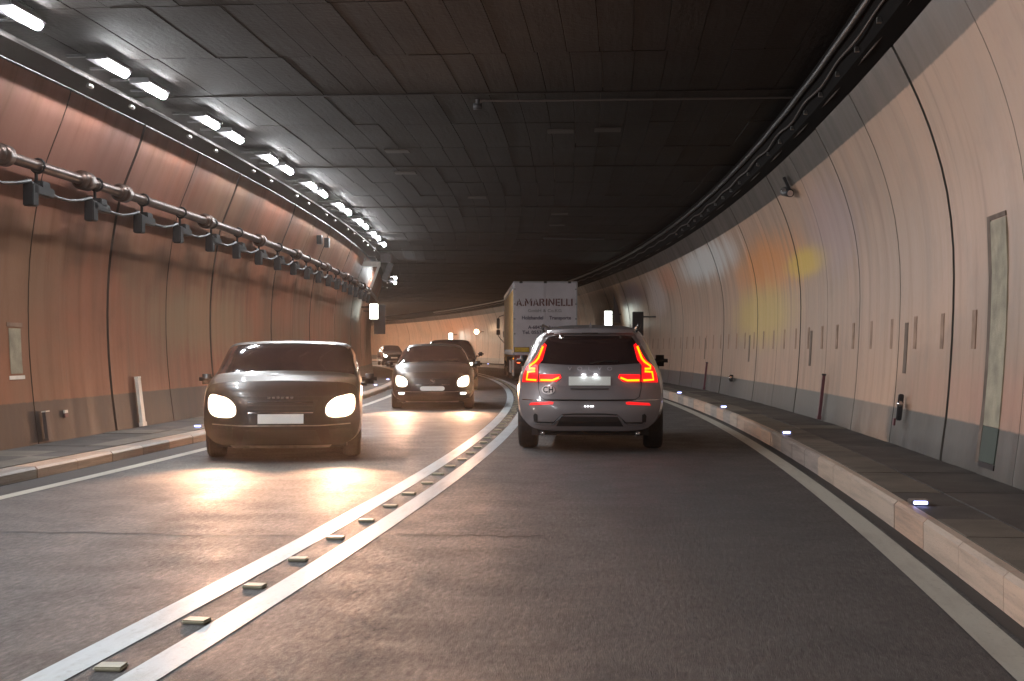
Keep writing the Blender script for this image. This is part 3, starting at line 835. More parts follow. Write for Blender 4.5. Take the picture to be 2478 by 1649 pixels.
def wheel(parent, c, r, w, rim='rim'):
    bm = bmesh.new()
    prof = [(-w / 2, r * .66), (-w / 2, r * .90), (-w * .42, r * .97), (-w * .28, r), (w * .28, r), (w * .42, r * .97), (w / 2, r * .90), (w / 2, r * .66)]
    seg = 36; rings = []
    for k in range(seg):
        a = 2 * math.pi * k / seg; rings.append([bm.verts.new((x, rr * math.cos(a), rr * math.sin(a))) for x, rr in prof])
    for k in range(seg):
        for j in range(len(prof) - 1): bm.faces.new((rings[k][j], rings[(k + 1) % seg][j], rings[(k + 1) % seg][j + 1], rings[k][j + 1]))
    for gx in (-.25, -.08, .08, .25):
        cyl(bm, (gx * w - .004, 0, 0), (gx * w + .004, 0, 0), r + .0035, seg=36)
    bmesh.ops.recalc_face_normals(bm, faces=bm.faces)
    root = link('tyre', bm, M['rubber'], parent, False); root.location = c
    bm = bmesh.new(); side = 1 if c[0] > 0 else -1
    cyl(bm, (-w * .40, 0, 0), (w * .40, 0, 0), r * .67, seg=30)
    for k in range(5):
        a = 2 * math.pi * k / 5
        bx(bm, (side * w * .42, r * .34 * math.cos(a), r * .34 * math.sin(a)), (.03, r * .16, r * .60), Matrix.Rotation(a - math.pi / 2, 3, 'X'))
    link('rim', bm, M[rim], root, False)
    return root
def shell(stations, nctrl, subS, subR, classify, mats, parent):
    """stations: list of (y, [(x, z, dy)...]) half outlines bottom centre to top centre; returns dense rings."""
    flat = [tuple([y] + [c for p in pr for c in p]) for y, pr in stations]
    fl = catmull(flat, subS)
    rings = []
    for f in fl:
        y = f[0]; half = [(f[1 + 3 * i], f[2 + 3 * i], f[3 + 3 * i]) for i in range(nctrl)]
        hh = catmull(half, subR)
        full = [(x, y + dy, z) for x, z, dy in hh] + [(-x, y + dy, z) for x, z, dy in hh[-2:0:-1]]
        rings.append(full)
    K = len(rings[0]); nh = (nctrl - 1) * subR
    faces = {}
    for i in range(len(rings) - 1):
        for k in range(K):
            kk = k if k < nh else K - 1 - k
            faces.setdefault(classify((i + .5) / subS, (kk + .5) / subR), []).append((i, k))
    out = {}
    f2 = {}
    for nm, fs in faces.items():
        if nm == 'side_window':
            f2['side_window#r'] = [f for f in fs if f[1] < nh]; f2['side_window#l'] = [f for f in fs if f[1] >= nh]
        else: f2[nm] = fs
    for nm, fs in f2.items():
        base = nm.split('#')[0]
        if nm.startswith('side'): pass
        bm = bmesh.new(); vm = {}
        def V(i, k):
            k %= K
            if (i, k) not in vm: vm[(i, k)] = bm.verts.new(rings[i][k])
            return vm[(i, k)]
        for i, k in fs: bm.faces.new((V(i, k), V(i + 1, k), V(i + 1, k + 1), V(i, k + 1)))
        bmesh.ops.recalc_face_normals(bm, faces=bm.faces)
        o = link(base, bm, M[mats[base]], parent, True); out.setdefault(base, []).append(o)
    return rings, out

# ------------------------------------------------------------------ grey SUV, seen from behind
def build_suv():
    root = empty('suv', label='mauve grey SUV with glowing red L-shaped tail lights and an oval CH sticker', cat='car')
    def Y(x, z):
        prof = [(.20, .16), (.30, .06), (.40, .015), (.52, 0), (.62, .01), (.72, .045), (.84, .075), (1.0, .09), (1.10, .12), (1.20, .20), (1.34, .33), (1.47, .44), (1.50, .36), (1.56, .37), (1.62, .48), (1.8, .7)]
        y = prof[-1][1]
        if z <= prof[0][0]: y = prof[0][1]
        for (z0, y0), (z1, y1) in zip(prof, prof[1:]):
            if z0 <= z <= z1: y = y0 + (y1 - y0) * (z - z0) / (z1 - z0); break
        w = .95 if z < 1.0 else .95 - (z - 1.0) * .50
        return y + .30 * min(1.15, abs(x) / w) ** 4.2
    def half(pts): return [(x, z, Y(x, z)) for x, z in pts]
    n0 = [(0, .27), (.45, .27), (.70, .30), (.84, .42), (.895, .60), (.90, .76), (.86, .94), (.80, 1.07), (.705, 1.26), (.62, 1.42), (.53, 1.52), (.35, 1.545), (0, 1.555)]
    n1 = [(0, .24), (.45, .24), (.78, .30), (.92, .45), (.945, .62), (.945, .78), (.93, .93), (.88, 1.06), (.80, 1.24), (.71, 1.42), (.60, 1.525), (.38, 1.575), (0, 1.585)]
    n2 = [(0, .22), (.45, .22), (.80, .28), (.93, .42), (.94, .60), (.94, .80), (.935, .93), (.90, 1.04), (.82, 1.24), (.73, 1.43), (.62, 1.54), (.38, 1.59), (0, 1.60)]
    n4 = [(0, .22), (.45, .22), (.80, .28), (.93, .42), (.94, .60), (.94, .78), (.92, .90), (.87, .98), (.80, 1.00), (.72, 1.02), (.58, 1.04), (.36, 1.06), (0, 1.07)]
    n5 = [(0, .25), (.42, .25), (.70, .30), (.84, .42), (.87, .55), (.86, .68), (.82, .78), (.76, .83), (.70, .85), (.62, .87), (.50, .88), (.30, .89), (0, .89)]
    z = lambda pr: [(x, h, 0) for x, h in pr]
    st = [(0, half(n0)), (.75, z(n1)), (1.5, z(n2)), (2.6, z(n2)), (3.5, z(n4)), (4.1, z(n4)), (4.6, z(n5))]
    def cl(i, k):
        if .9 < i < 3 and 7.2 < k < 9.6: return 'side_window'
        if 3.1 < i < 4 and 7.5 < k: return 'windshield'
        return 'body'
    rings, parts = shell(st, 13, 6, 4, cl, dict(body='paint_suv', side_window='glass', windshield='glass'), root)
    body = parts['body'][0]
    cap = [(x, zz) for x, y, zz in rings[0]]
    bm = bmesh.new(); patch(bm, cap, Y, 0, 0, .045); bmesh.ops.recalc_face_normals(bm, faces=bm.faces)
    # make caps look backwards
    bm.normal_update()
    if sum(f.normal.y * f.calc_area() for f in bm.faces) > 0: bmesh.ops.reverse_faces(bm, faces=bm.faces)
    tg = link('tailgate', bm, M['paint_suv'], root, True)
    P = lambda nm, poly, off, m, par=root, **k: patch_obj(nm, poly, Y, off, M[m], par, **k)
    P('rear_window', [(-.525, 1.47), (-.60, 1.36), (-.655, 1.19), (-.62, 1.12), (-.3, 1.10), (0, 1.095), (.3, 1.10), (.62, 1.12), (.655, 1.19), (.60, 1.36), (.525, 1.47), (.3, 1.487), (0, 1.492), (-.3, 1.487)], .006, 'glass')
    P('spoiler', [(-.56, 1.485), (.56, 1.485), (.545, 1.535), (.3, 1.555), (0, 1.562), (-.3, 1.555), (-.545, 1.535)], .03, 'paint_suv', th=.06)
    P('brake_light', [(-.10, 1.494), (.10, 1.494), (.10, 1.506), (-.10, 1.506)], .036, 'black', tg)
    # wiper
    bm = bmesh.new(); pts = [(0, 1.12), (.16, 1.145), (.36, 1.15)]
    tube(bm, [(x, Y(x, h) - .03, h) for x, h in pts], .010, 6); link('wiper', bm, M['black'], tg)
    up = [(-.585, 1.375), (-.555, 1.35), (-.60, 1.16), (-.655, 1.105), (-.652, .885), (-.86, .878), (-.845, .98), (-.81, 1.07), (-.72, 1.15), (-.655, 1.25)]
    lo = [(-.632, .885), (-.42, .887), (-.355, .940), (-.372, .982), (-.632, .978)]
    guides = [[(-.602, 1.335), (-.655, 1.185), (-.69, 1.14), (-.765, 1.085), (-.765, 1.052), (-.69, 1.050)], [(-.69, 1.018), (-.785, 1.010), (-.802, .912), (-.672, .906)]]
    g2 = [(-.632 + .01, .908), (-.47, .906), (-.385, .940)]
    for mir in (False, True):
        t1 = P('tail_light', up, .014, 'tail_red', mirror=mir)
        for g in guides: P('light_guide', ribbon(g, .025), .026, 'tail_line', t1, mirror=mir, th=.01, d=.03)
        t2 = P('tail_light', lo, .014, 'tail_red', mirror=mir)
        P('light_guide', ribbon(g2, .025), .026, 'tail_line', t2, mirror=mir, th=.01, d=.03)
        P('reflector', [(-.765, .590), (-.46, .606), (-.45, .632), (-.49, .640), (-.745, .622)], .008, 'refl_red', mirror=mir)
        P('bumper_slot', [(-.705, .385), (-.655, .37), (-.655, .475), (-.69, .49), (-.71, .46)], .006, 'black', mirror=mir)
        P('exhaust_trim', ribbon([(-.70, .36), (-.45, .355), (-.36, .455), (-.335, .468)], .016), .020, 'chrome', mirror=mir, d=.03)
    P('bumper_slot', ribbon([(-.66, .375), (-.45, .375), (-.34, .475), (-.2, .485), (.2, .485), (.34, .475), (.45, .375), (.66, .375)], .018), .008, 'black', d=.03)
    P('diffuser', [(-.42, .33), (.42, .33), (.35, .455), (-.35, .455)], .010, 'black')
    P('underbody', [(-.66, .235), (.66, .235), (.68, .325), (-.68, .325)], -.06, 'black')
    P('panel_gap', ribbon([(-.645, 1.09), (-.645, .80), (-.62, .70), (-.57, .668), (0, .662), (.57, .668), (.62, .70), (.645, .80), (.645, 1.09)], .009), .003, 'black', tg, d=.03, th=.004)
    P('bumper_crease', ribbon([(-.86, .66), (-.5, .655), (0, .652), (.5, .655), (.86, .66)], .010), .006, 'chrome', d=.04, th=.004)
    P('number_plate_recess', [(-.40, .815), (.40, .815), (.36, 1.0), (-.36, 1.0)], .003, 'paint_suv', tg)
    pl = P('number_plate', [(-.262, .842), (.262, .842), (.262, .952), (-.262, .952)], .022, 'plate', tg, th=.02)
    P('chrome_strip', [(-.24, .795), (.24, .795), (.24, .803), (-.24, .803)], .015, 'chrome', tg)
    for x in (-.075, .075): P('plate_lamp', [(x - .016, .972), (x + .016, .972), (x + .016, .980), (x - .016, .980)], .05, 'plate_light', tg, th=.03)
    for x in (-.055, -.02, .015, .04): P('glowing_dot', [(x - .009, .575), (x + .009, .575), (x + .009, .59), (x - .009, .59)], .012, 'fog')  # small glowing dots set on the bumper
    for i, c in enumerate('VOLVO'):
        x = -.25 + i * .125
        text_obj(c, .066, M['badge'], tg, (x, Y(x, 1.05) - .022, 1.05), 'badge_letter', .004, 1.3)
    ov = [(-.522 + .084 * math.cos(a), .785 + .056 * math.sin(a)) for a in [2 * math.pi * i / 26 for i in range(26)]]
    s = P('country_sticker', ov, .016, 'sticker', tg, th=.016, d=.02)
    for ch, dx in (('C', -.034), ('H', .036)): text_obj(ch, .105, M['ink'], s, (-.522 + dx, Y(-.522, .785) - .034, .785), 'letter', .001, .85, .002)
    # rails, fin, mirrors, wheels, exhausts
    for sx in (-1, 1):
        bm = bmesh.new(); tube(bm, [(sx * .60, .62, 1.53), (sx * .635, .72, 1.585), (sx * .65, 1.4, 1.62), (sx * .65, 2.3, 1.62), (sx * .62, 2.8, 1.58)], .016, 8); link('roof_rail', bm, M['black'], root, True)
        bm = bmesh.new(); bx(bm, (sx * .985, 2.75, 1.13), (.23, .14, .165), bevel=.055); bx(bm, (sx * .90, 2.74, 1.04), (.14, .06, .05)); link('mirror', bm, M['black'], root, True)
        wheel(root, (sx * .815, .93, .365), .365, .245)
        wheel(root, (sx * .815, 3.78, .365), .365, .245)
        bm = bmesh.new(); cyl(bm, (sx * .60, .14, .235), (sx * .60, .30, .235), .032, seg=16); link('exhaust', bm, M['chrome'], root, True)
    bm = bmesh.new(); v = [bm.verts.new(c) for c in ((-.02, .80, 1.58), (.02, .80, 1.58), (.02, 1.0, 1.59), (-.02, 1.0, 1.59), (0, .82, 1.66))]
    for f in ((0, 1, 4), (1, 2, 4), (2, 3, 4), (3, 0, 4), (3, 2, 1, 0)): bm.faces.new([v[i] for i in f])
    link('antenna', bm, M['paint_suv'], root)
    bm = bmesh.new(); bx(bm, (0, 2.3, .24), (1.5, 3.6, .10)); bx(bm, (0, .95, .28), (1.3, .16, .12)); link('chassis', bm, M['black'], root)
    return root
suv = build_suv()
# rear axle stands at depth 17.5
a = yaw(17.4)
Dv = Vector((-math.sin(a), math.cos(a), 0))
suv.rotation_euler[2] = a
suv.location = Vector((1.035, 17.45, 0)) - Dv * .93

# ------------------------------------------------------------------ oncoming cars, seen from the front
def sg(v): return math.copysign(abs(v) ** .72, v)
def build_oncoming(name, label, paint, tall=0., hw=1.0, L=4.4, head='head', lamp_z=.61, lamp_x=.66, lamp_w=.17, lamp_h=.10, watts=HEAD_W, cat='car', badge=0, round_plate=False, boxy=False):
    """car whose front faces local -y; origin on the ground below the bumper"""
    root = empty(name, label=label, cat=cat)
    def Y(x, z):
        prof = [(.15, .12), (.28, .03), (.40, 0), (.55, .01), (.68, .05), (.78, .12), (.86, .22), (1.0, .4)]
        if boxy: prof = [(.15, .10), (.28, .03), (.40, 0), (.68, .02), (.80, .06), (.90, .14), (.98, .28), (1.1, .5)]
        y = prof[-1][1]
        if z <= prof[0][0]: y = prof[0][1]
        for (z0, y0), (z1, y1) in zip(prof, prof[1:]):
            if z0 <= z <= z1: y = y0 + (y1 - y0) * (z - z0) / (z1 - z0); break
        return y + .34 * (min(1.1, abs(x) / (.9 * hw))) ** 3.4
    T = tall
    sc = lambda pr, dz=0: [(x * hw, h + (dz if h > .9 else dz * h / .9), 0) for x, h in pr]
    n0 = [(0, .18), (.42, .18), (.66, .20), (.80, .30), (.85, .44), (.84, .58), (.79, .68), (.74, .74), (.68, .77), (.60, .79), (.48, .805), (.28, .815), (0, .82)]
    if boxy: n0 = [(0, .18), (.42, .18), (.70, .20), (.84, .30), (.885, .44), (.885, .62), (.875, .76), (.855, .85), (.815, .90), (.72, .93), (.55, .945), (.30, .955), (0, .96)]
    n0 = [(x * hw, h + T * .3 * h, Y(x * hw, h)) for x, h in n0]
    n1 = [(0, .18), (.42, .18), (.74, .21), (.875, .34), (.895, .50), (.89, .66), (.87, .78), (.82, .87), (.76, .90), (.66, .925), (.50, .945), (.28, .96), (0, .965)]
    n2 = [(0, .18), (.42, .18), (.76, .21), (.89, .34), (.905, .50), (.905, .70), (.89, .86), (.85, .95), (.80, .98), (.72, 1.0), (.54, 1.03), (.30, 1.05), (0, 1.055)]
    n3 = [(0, .18), (.42, .18), (.76, .21), (.89, .34), (.905, .50), (.905, .72), (.895, .88), (.85, .98), (.78, 1.14), (.70, 1.27), (.58, 1.375), (.34, 1.415), (0, 1.425)]
    n4 = [(0, .18), (.42, .18), (.76, .21), (.89, .34), (.905, .50), (.905, .72), (.895, .90), (.85, 1.0), (.78, 1.16), (.70, 1.31), (.58, 1.42), (.34, 1.455), (0, 1.465)]
    n6 = [(0, .25), (.42, .25), (.70, .28), (.84, .40), (.86, .55), (.86, .72), (.84, .88), (.80, .98), (.74, 1.10), (.66, 1.2), (.52, 1.28), (.3, 1.31), (0, 1.32)]
    if boxy:
        n1 = [(0, .18), (.42, .18), (.76, .21), (.89, .34), (.905, .50), (.905, .70), (.90, .84), (.87, .93), (.83, .975), (.74, .995), (.55, 1.01), (.30, 1.02), (0, 1.025)]
        n2 = [(0, .18), (.42, .18), (.76, .21), (.89, .34), (.905, .50), (.905, .72), (.90, .88), (.87, .99), (.835, 1.035), (.75, 1.06), (.56, 1.08), (.30, 1.09), (0, 1.095)]
        n3 = [(0, .18), (.42, .18), (.76, .21), (.89, .34), (.905, .50), (.905, .72), (.90, .90), (.88, 1.02), (.83, 1.18), (.775, 1.33), (.68, 1.435), (.40, 1.465), (0, 1.475)]
        n4 = [(0, .18), (.42, .18), (.76, .21), (.89, .34), (.905, .50), (.905, .72), (.90, .90), (.88, 1.02), (.84, 1.20), (.785, 1.37), (.69, 1.465), (.40, 1.49), (0, 1.50)]
        n6 = [(0, .25), (.42, .25), (.74, .28), (.87, .40), (.89, .55), (.89, .72), (.885, .90), (.87, 1.0), (.82, 1.18), (.76, 1.34), (.66, 1.43), (.4, 1.45), (0, 1.46)]
    st = [(0, n0), (.62, sc(n1, T * .5)), (1.0 if boxy else 1.25, sc(n2, T * .6)), (1.70 if boxy else 2.05, sc(n3, T)), (2.8, sc(n4, T)), (3.7, sc(n4, T)), (L, sc(n6, T))]
    def cl(i, k):
        if 2.02 < i < 2.98 and k > 8.2: return 'windshield'
        if 2.6 < i < 5.2 and 7.2 < k < 9.6: return 'side_window'
        return 'body'
    rings, parts = shell(st, 13, 6, 4, cl, dict(body=paint, side_window='glass', windshield='glass'), root)
    Y2 = lambda x, z: Y(x, z / (1 + T * .3))
    cap = [(x, zz) for x, y, zz in rings[0]]
    bm = bmesh.new(); patch(bm, cap, Y2, 0, 0, .05)
    bm.normal_update()
    if sum(f.normal.y * f.calc_area() for f in bm.faces) > 0: bmesh.ops.reverse_faces(bm, faces=bm.faces)
    link('front_bumper', bm, M[paint], root, True)
    P = lambda nm, poly, off, m, par=root, **k: patch_obj(nm, poly, Y2, off, M[m], par, **k)
    z = lamp_z; lx = lamp_x; w = lamp_w; h = lamp_h
    for mir in (False, True):
        hl = P('headlight', [(-lx + w * sg(math.cos(a)), z + h * (.82 - .18 * math.cos(a)) * sg(math.sin(a)) - .25 * w * math.cos(a)) for a in [R(12 * i) for i in range(30)]], .014, head + '_rim', mirror=mir, d=.035)
        for q, (ox, f) in enumerate(((-.10, .62), (.42, .40))):
            P('lamp_core', [(-lx + w * (ox + f * .95 * math.cos(a)), z - .25 * w * ox + h * f * 1.05 * math.sin(a)) for a in [R(18 * i) for i in range(20)]], .026, head, hl, mirror=mir, d=.03)
        P('fog_light', [(-lx - .06, z - .27), (-lx + .06, z - .27), (-lx + .06, z - .23), (-lx - .06, z - .23)], .01, 'fog' if badge == 1 else 'black', mirror=mir)
        P('air_intake', [(-lx - .14, z - .36), (-lx + .12, z - .36), (-lx + .14, z - .20), (-lx - .12, z - .18)], .004, 'black', mirror=mir)
    gr = P('grille', [(-.36, z - .09), (.36, z - .09), (.42, z + .075), (-.42, z + .075)], .006, 'black')
    for k in range(4): P('grille_bar', ribbon([(-.37, z - .065 + k * .04), (.37, z - .065 + k * .04)], .008), .014, 'chrome' if k in (0, 3) else 'dark_steel', gr)
    P('lower_grille', [(-.46, .20), (.46, .20), (.40, .36), (-.40, .36)], .006, 'black')
    P('panel_gap', ribbon([(-.80 * hw, z + .13), (-.5, z + .115), (0, z + .12), (.5, z + .115), (.80 * hw, z + .13)], .012), .006, 'black', th=.004)
    P('bumper_crease', ribbon([(-.78 * hw, z - .20), (-.45, z - .215), (.45, z - .215), (.78 * hw, z - .20)], .012), .010, 'steel', th=.006)
    P('splitter', [(-.55, .155), (.55, .155), (.58, .185), (-.58, .185)], .02, 'steel')
    px = .26
    if round_plate:
        pp = [(x + .055 * math.cos(a), z - .145 + .048 * math.sin(a)) for x, a0 in ((px - .05, -90), (-px + .05, 90)) for a in [R(a0 + i * 30) for i in range(7)]]
    else: pp = [(-px, z - .19), (px, z - .19), (px, z - .08), (-px, z - .08)]
    P('number_plate', pp, .022, 'plate', th=.02)
    if badge == 1:
        bm = bmesh.new(); tube(bm, [(.05 * math.cos(a), Y2(0, z) - .03, z + .01 + .05 * math.sin(a)) for a in [R(i * 30) for i in range(13)]], .009, 6); bx(bm, (0, Y2(0, z) - .03, z + .01), (.08, .012, .02), Matrix.Rotation(R(35), 3, 'Y')); link('badge', bm, M['chrome'], gr)
    if badge == 2:
        for k in range(6):
            x = -.13 + k * .052
            bm = bmesh.new(); bx(bm, (x, Y2(x, z) - .05, z + .11), (.034, .008, .022), bevel=.003); link('badge_letter', bm, M['chrome'], gr)
    Zm = .98 + T * .9
    for sx in (-1, 1):
        bm = bmesh.new(); bx(bm, (sx * 1.0 * hw, 1.62, Zm + .03), (.19, .12, .13), bevel=.04); bx(bm, (sx * .91 * hw, 1.64, Zm - .04), (.12, .05, .04)); link('mirror', bm, M[paint], root, True)
        wheel(root, (sx * (.79 * hw), .86, .315), .315, .21); wheel(root, (sx * (.79 * hw), 3.5, .315), .315, .21)
        if watts:
            ld = bpy.data.lights.new('headlight_beam', 'SPOT'); ld.energy = watts; ld.color = (1.0, .50, .27); ld.spot_size = R(66); ld.spot_blend = 1.0; ld.shadow_soft_size = .10
            lo = bpy.data.objects.new('headlight_beam', ld); COL.objects.link(lo); lo.parent = root; lo.location = (sx * lx, Y2(sx * lx, z) - .08, z); lo.rotation_euler = (R(90 - 8), 0, R(180)) 
    for x0 in (-.35, .05):
        bm = bmesh.new(); tube(bm, [(x0, 1.22, 1.03 + T * .6), (x0 + .30, 1.30, 1.075 + T * .6), (x0 + .52, 1.34, 1.085 + T * .6)], .010, 6); link('wiper', bm, M['black'], root)
    bm = bmesh.new(); bx(bm, (0, 2.1, .20), (1.5, 3.6, .09)); link('chassis', bm, M['black'], root)
    return root
def put_oncoming(o, X, Z, extra=0, tt=None):
    o.location = (X, Z, 0); o.rotation_euler[2] = yaw(tt or Z) + extra
# its nose points back towards the viewer, i.e. along local -y, which is how it was modelled
c1 = build_oncoming('compact_suv', 'dark car with dazzling headlamps, nearest in the oncoming lane', 'paint_dark', -.10, 1.02, badge=2, boxy=True, lamp_z=.63, lamp_x=.68, lamp_w=.17, lamp_h=.15)
put_oncoming(c1, -2.66, 15.2, .19)
c2 = build_oncoming('sedan', 'dark saloon with a rounded plate and bright headlamps, behind the nearest oncoming car', 'paint_dark', -.05, 1.0, badge=1, round_plate=True, lamp_z=.60, lamp_x=.66, lamp_w=.13, lamp_h=.14)
put_oncoming(c2, -1.70, 28.2, .07)
c3 = build_oncoming('dark_suv', 'tall black SUV half hidden behind the second oncoming car', 'paint_black', .14, 1.02, head='head_far', lamp_z=.82, lamp_x=.68, lamp_w=.09, lamp_h=.06, watts=0)
put_oncoming(c3, -2.0, 41.5, 0, 41.5)
c4 = build_oncoming('far_car', 'small distant car by the left wall at the far bend', 'paint_blue', .12, 1.0, head='head_far', lamp_z=.75, lamp_x=.66, lamp_w=.14, lamp_h=.11, watts=0)
put_oncoming(c4, *(pt(104, -1.75, 0)[:2]), 0, 104)

# ------------------------------------------------------------------ lorry with drawbar trailer
def build_truck():
    root = empty('lorry', label='tall white lorry with red and violet lettering on its rear doors and yellow side', cat='truck')
    W, zb, zt = 2.50, 1.06, 3.90
    def Yp(x, z): return 0
    def box(nm, y0, y1):
        bm = bmesh.new(); bx(bm, (0, (y0 + y1) / 2, (zb + zt) / 2), (W - .04, y1 - y0, zt - zb)); return link(nm, bm, M['tarp'], root)
    b1 = box('trailer_box', .03, 13.2)
    for b, y0, y1 in ((b1, .03, 13.2),):
        for sx in (-1, 1):
            box_obj('curtain', (sx * (W / 2 - .008), (y0 + y1) / 2, (zb + zt) / 2 - .09), (.022, y1 - y0 - .1, zt - zb - .36), M['curtain'], b)
            box_obj('side_rail', (sx * (W / 2 - .002), (y0 + y1) / 2, zt - .10), (.045, y1 - y0, .18), M['alu'], b)
            box_obj('side_rail', (sx * (W / 2 - .002), (y0 + y1) / 2, zb + .05), (.04, y1 - y0, .10), M['alu'], b)
            box_obj('corner_post', (sx * (W / 2 - .03), y0 - .015, (zb + zt) / 2), (.07, .06, zt - zb), M['alu'], b)
        for k in range(20):
            yy = y0 + .6 + k * .62
            box_obj('buckle', (-(W / 2 + .012), yy, zb + .10), (.02, .05, .22), M['alu'], b)
    # rear doors, slightly bowed panels with hinges
    for sx in (-1, 1):
        d = box_obj('rear_door', (sx * (W / 4 - .012), 0, (zb + zt) / 2), (W / 2 - .045, .04, zt - zb - .06), M['tarp'], root, bevel=.006)
        for k in range(5): box_obj('hinge', (sx * (W / 2 - .05), -.03, zb + .25 + k * .58), (.06, .04, .05), M['steel'], d)
        box_obj('lock_rod', (sx * .10, -.035, (zb + zt) / 2), (.022, .022, zt - zb - .1), M['tarp'], d)
    box_obj('roof_edge', (0, -.01, zt + .01), (W, .08, .05), M['alu'], root)
    for x in (-.95, 0., .95): box_obj('roof_clip', (x, -.045, zt + .0), (.12, .03, .07), M['black'], root)
    # stencil lettering, stroke by stroke
    y = -.050; z0, H = 2.98, .28
    strokes = {'A': ([(.0, 0), (.085, .0), (.17, .60), (.13, .80)], [(.19, 1), (.23, 1), (.46, 0), (.34, 0)], [(.17, .2), (.30, .2), (.27, .34), (.20, .34)]),
               '.': ([(.0, 0), (.10, 0), (.10, .16), (.0, .16)],),
               'M': ([(0, 0), (.10, 0), (.10, .60), (0, .75)], [(0, 1), (.12, 1), (.30, .42), (.25, .18)], [(.34, .42), (.30, .26), (.46, 1), (.56, 1)], [(.46, 0), (.57, 0), (.57, .80), (.46, .62)]),
               'R': ([(0, 0), (.10, 0), (.10, 1), (0, 1)], [(.14, 1), (.30, 1), (.38, .86), (.38, .62), (.30, .46), (.14, .46), (.14, .58), (.26, .60), (.27, .84), (.14, .88)], [(.20, .40), (.31, .40), (.42, 0), (.30, 0)]),
               'I': ([(0, 0), (.11, 0), (.11, 1), (0, 1)],),
               'N': ([(0, 0), (.10, 0), (.10, .7), (0, .8)], [(0, 1), (.11, 1), (.42, .20), (.40, 0)], [(.38, .34), (.48, .16), (.48, 1), (.38, 1)]),
               'E': ([(0, 0), (.10, 0), (.10, 1), (0, 1)], [(.14, 0), (.36, 0), (.36, .14), (.14, .14)], [(.14, .43), (.32, .43), (.32, .57), (.14, .57)], [(.14, .86), (.36, .86), (.36, 1), (.14, 1)]),
               'L': ([(0, 0), (.10, 0), (.10, 1), (0, 1)], [(.14, 0), (.34, 0), (.34, .15), (.14, .15)])}
    adv = {'A': .50, '.': .18, 'M': .66, 'R': .52, 'I': .20, 'N': .58, 'E': .44, 'L': .40}
    word = 'A.MARINELLI'; tot = sum(adv[c] for c in word); x = -1.13; sxl = 2.24 / tot
    for c in word:
        bm = bmesh.new()
        for poly in strokes[c]:
            P = [(x + px * sxl, z0 + pz * H) for px, pz in poly]
            f = [bm.verts.new((a, y, b)) for a, b in P]; g = [bm.verts.new((a, y + .008, b)) for a, b in P]
            bm.faces.new(f); n = len(P)
            for i in range(n): bm.faces.new((f[i], g[i], g[(i + 1) % n], f[(i + 1) % n]))
        bmesh.ops.recalc_face_normals(bm, faces=bm.faces)
        link('letter', bm, M['text_red'], root); x += adv[c] * sxl
    text_obj('GmbH & Co.KG', .17, M['text_pale'], root, (-.02, y, 2.79), 'lettering', .002, 1.15)
    text_obj('Holzhandel', .19, M['text_violet'], root, (-.50, y, 2.51), 'lettering', .002, .98, .004)
    text_obj('Transporte', .19, M['text_violet'], root, (.58, y, 2.51), 'lettering', .002, .98, .004)
    text_obj('A-6845 Hohenems', .18, M['text_violet'], root, (.02, y, 2.14), 'lettering', .002, 1.0, .004)
    text_obj('Tel. 05576/73 06', .18, M['text_violet'], root, (-.22, y, 1.94), 'lettering', .002, 1.1, .004)
    o = box_obj('warning_plate', (-.92, -.050, 1.27), (.56, .02, .17), M['sign_yellow'], root)
    box_obj('plate_frame', (-.92, -.042, 1.27), (.60, .02, .205), M['text_red'], o)
    # chassis, bumper, lamps, wheels
    bm = bmesh.new(); bx(bm, (0, 3.1, .88), (1.1, 6.1, .26)); bx(bm, (0, 9.8, .88), (1.1, 8.2, .26)); bx(bm, (0, 6.7, .75), (.18, 1.4, .12)); link('chassis', bm, M['black'], root)
    bm = bmesh.new(); bx(bm, (0, .12, .60), (2.36, .12, .16), bevel=.01); link('rear_bumper', bm, M['dark_steel'], root)
    bm = bmesh.new(); bx(bm, (0, .25, .92), (2.40, .06, .26)); link('skirt', bm, M['brown_box'], root)
    for sx in (-1, 1):
        box_obj('tail_lamp', (sx * 1.02, .04, .80), (.16, .05, .10), M['tail_small'], root)
        box_obj('tail_lamp', (sx * .62, .04, .76), (.22, .05, .09), M['refl_red'], root)
        box_obj('mudguard', (sx * 1.02, .30, .62), (.40, .03, .50), M['black'], root)
    box_obj('number_plate', (-.72, .03, .52), (.40, .02, .26), M['white_plastic'], root)
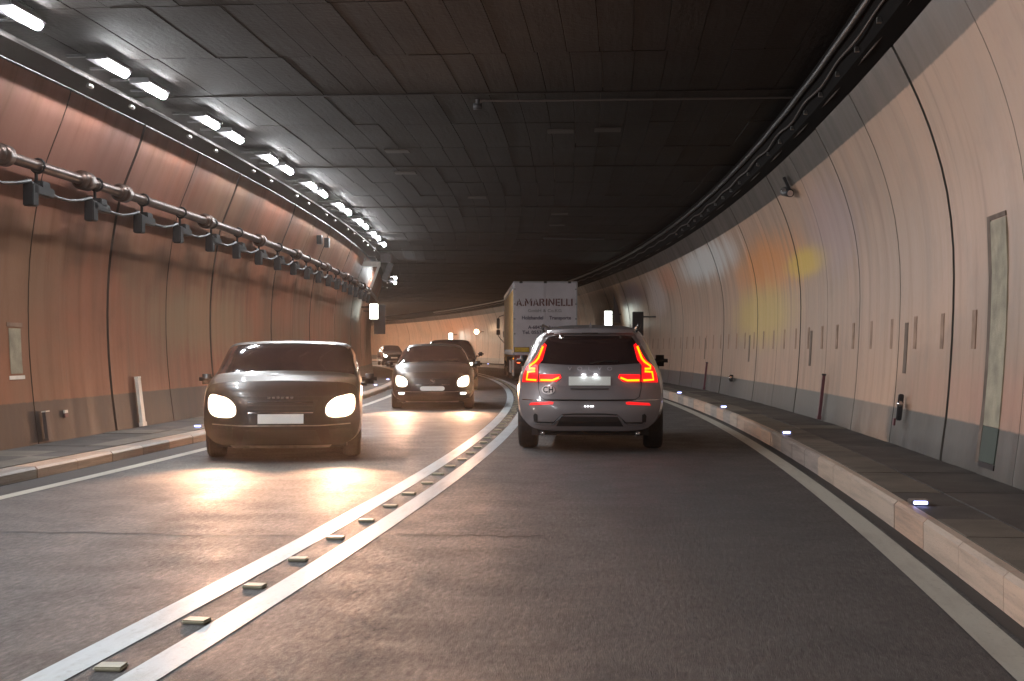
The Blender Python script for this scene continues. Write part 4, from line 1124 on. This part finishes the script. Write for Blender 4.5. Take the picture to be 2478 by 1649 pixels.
    box_obj('plate_lamp', (-.68, .02, .84), (.10, .03, .05), M['fog'], root)
    box_obj('side_marker', (-1.235, .5, .92), (.03, .12, .06), M['amber'], root)
    box_obj('side_marker', (-1.235, .62, .42), (.03, .12, .10), M['amber'], root)
    box_obj('side_guard', (-1.23, .9, .55), (.03, 1.6, .62), M['alu'], root); box_obj('side_guard', (-1.23, 4.6, .55), (.03, 2.2, .5), M['alu'], root)
    for sx in (-1, 1):
        for yy in (1.9, 3.2, 8.6, 9.9, 14.4): wheel(root, (sx * 1.07, yy, .48), .48, .30)
    bm = bmesh.new(); bx(bm, (0, 14.6, 1.95), (2.42, 2.1, 2.6), bevel=.08); link('cab', bm, M['curtain'], root)
    for sx in (-1, 1):
        m = box_obj('mirror', (sx * 1.52, 14.9, 2.58), (.16, .10, .52), M['black'], root, bevel=.02)
        box_obj('mirror', (sx * 1.52, 14.9, 2.13), (.18, .10, .26), M['black'], root, bevel=.02)
        bm = bmesh.new(); tube(bm, [(sx * 1.22, 14.9, 3.0), (sx * 1.46, 14.9, 2.93), (sx * 1.52, 14.9, 2.80), (sx * 1.52, 14.9, 1.98), (sx * 1.40, 14.9, 1.80), (sx * 1.20, 14.9, 1.60)], .022, 6); link('mirror_arm', bm, M['dark_steel'], m)
    return root
truck = build_truck()
truck.rotation_euler[2] = .032
truck.location = (1.30, 51.7, 0)

# ------------------------------------------------------------------ thin haze added for the glow around the headlamps
hz = bmesh.new(); bx(hz, (-20, 62, 2.0), (120, 262, 6.0))
hm = bpy.data.materials.new('glow_haze'); hm.use_nodes = True
hn = hm.node_tree.nodes; hn.clear()
ho = hn.new('ShaderNodeOutputMaterial'); pv = hn.new('ShaderNodeVolumePrincipled')
pv.inputs['Density'].default_value = HAZE; pv.inputs['Anisotropy'].default_value = .88
pv.inputs['Color'].default_value = (.95, .86, .80, 1)
hm.node_tree.links.new(pv.outputs[0], ho.inputs['Volume'])
if HAZE: tag(link('added_glow_haze', hz, hm), kind='stuff')
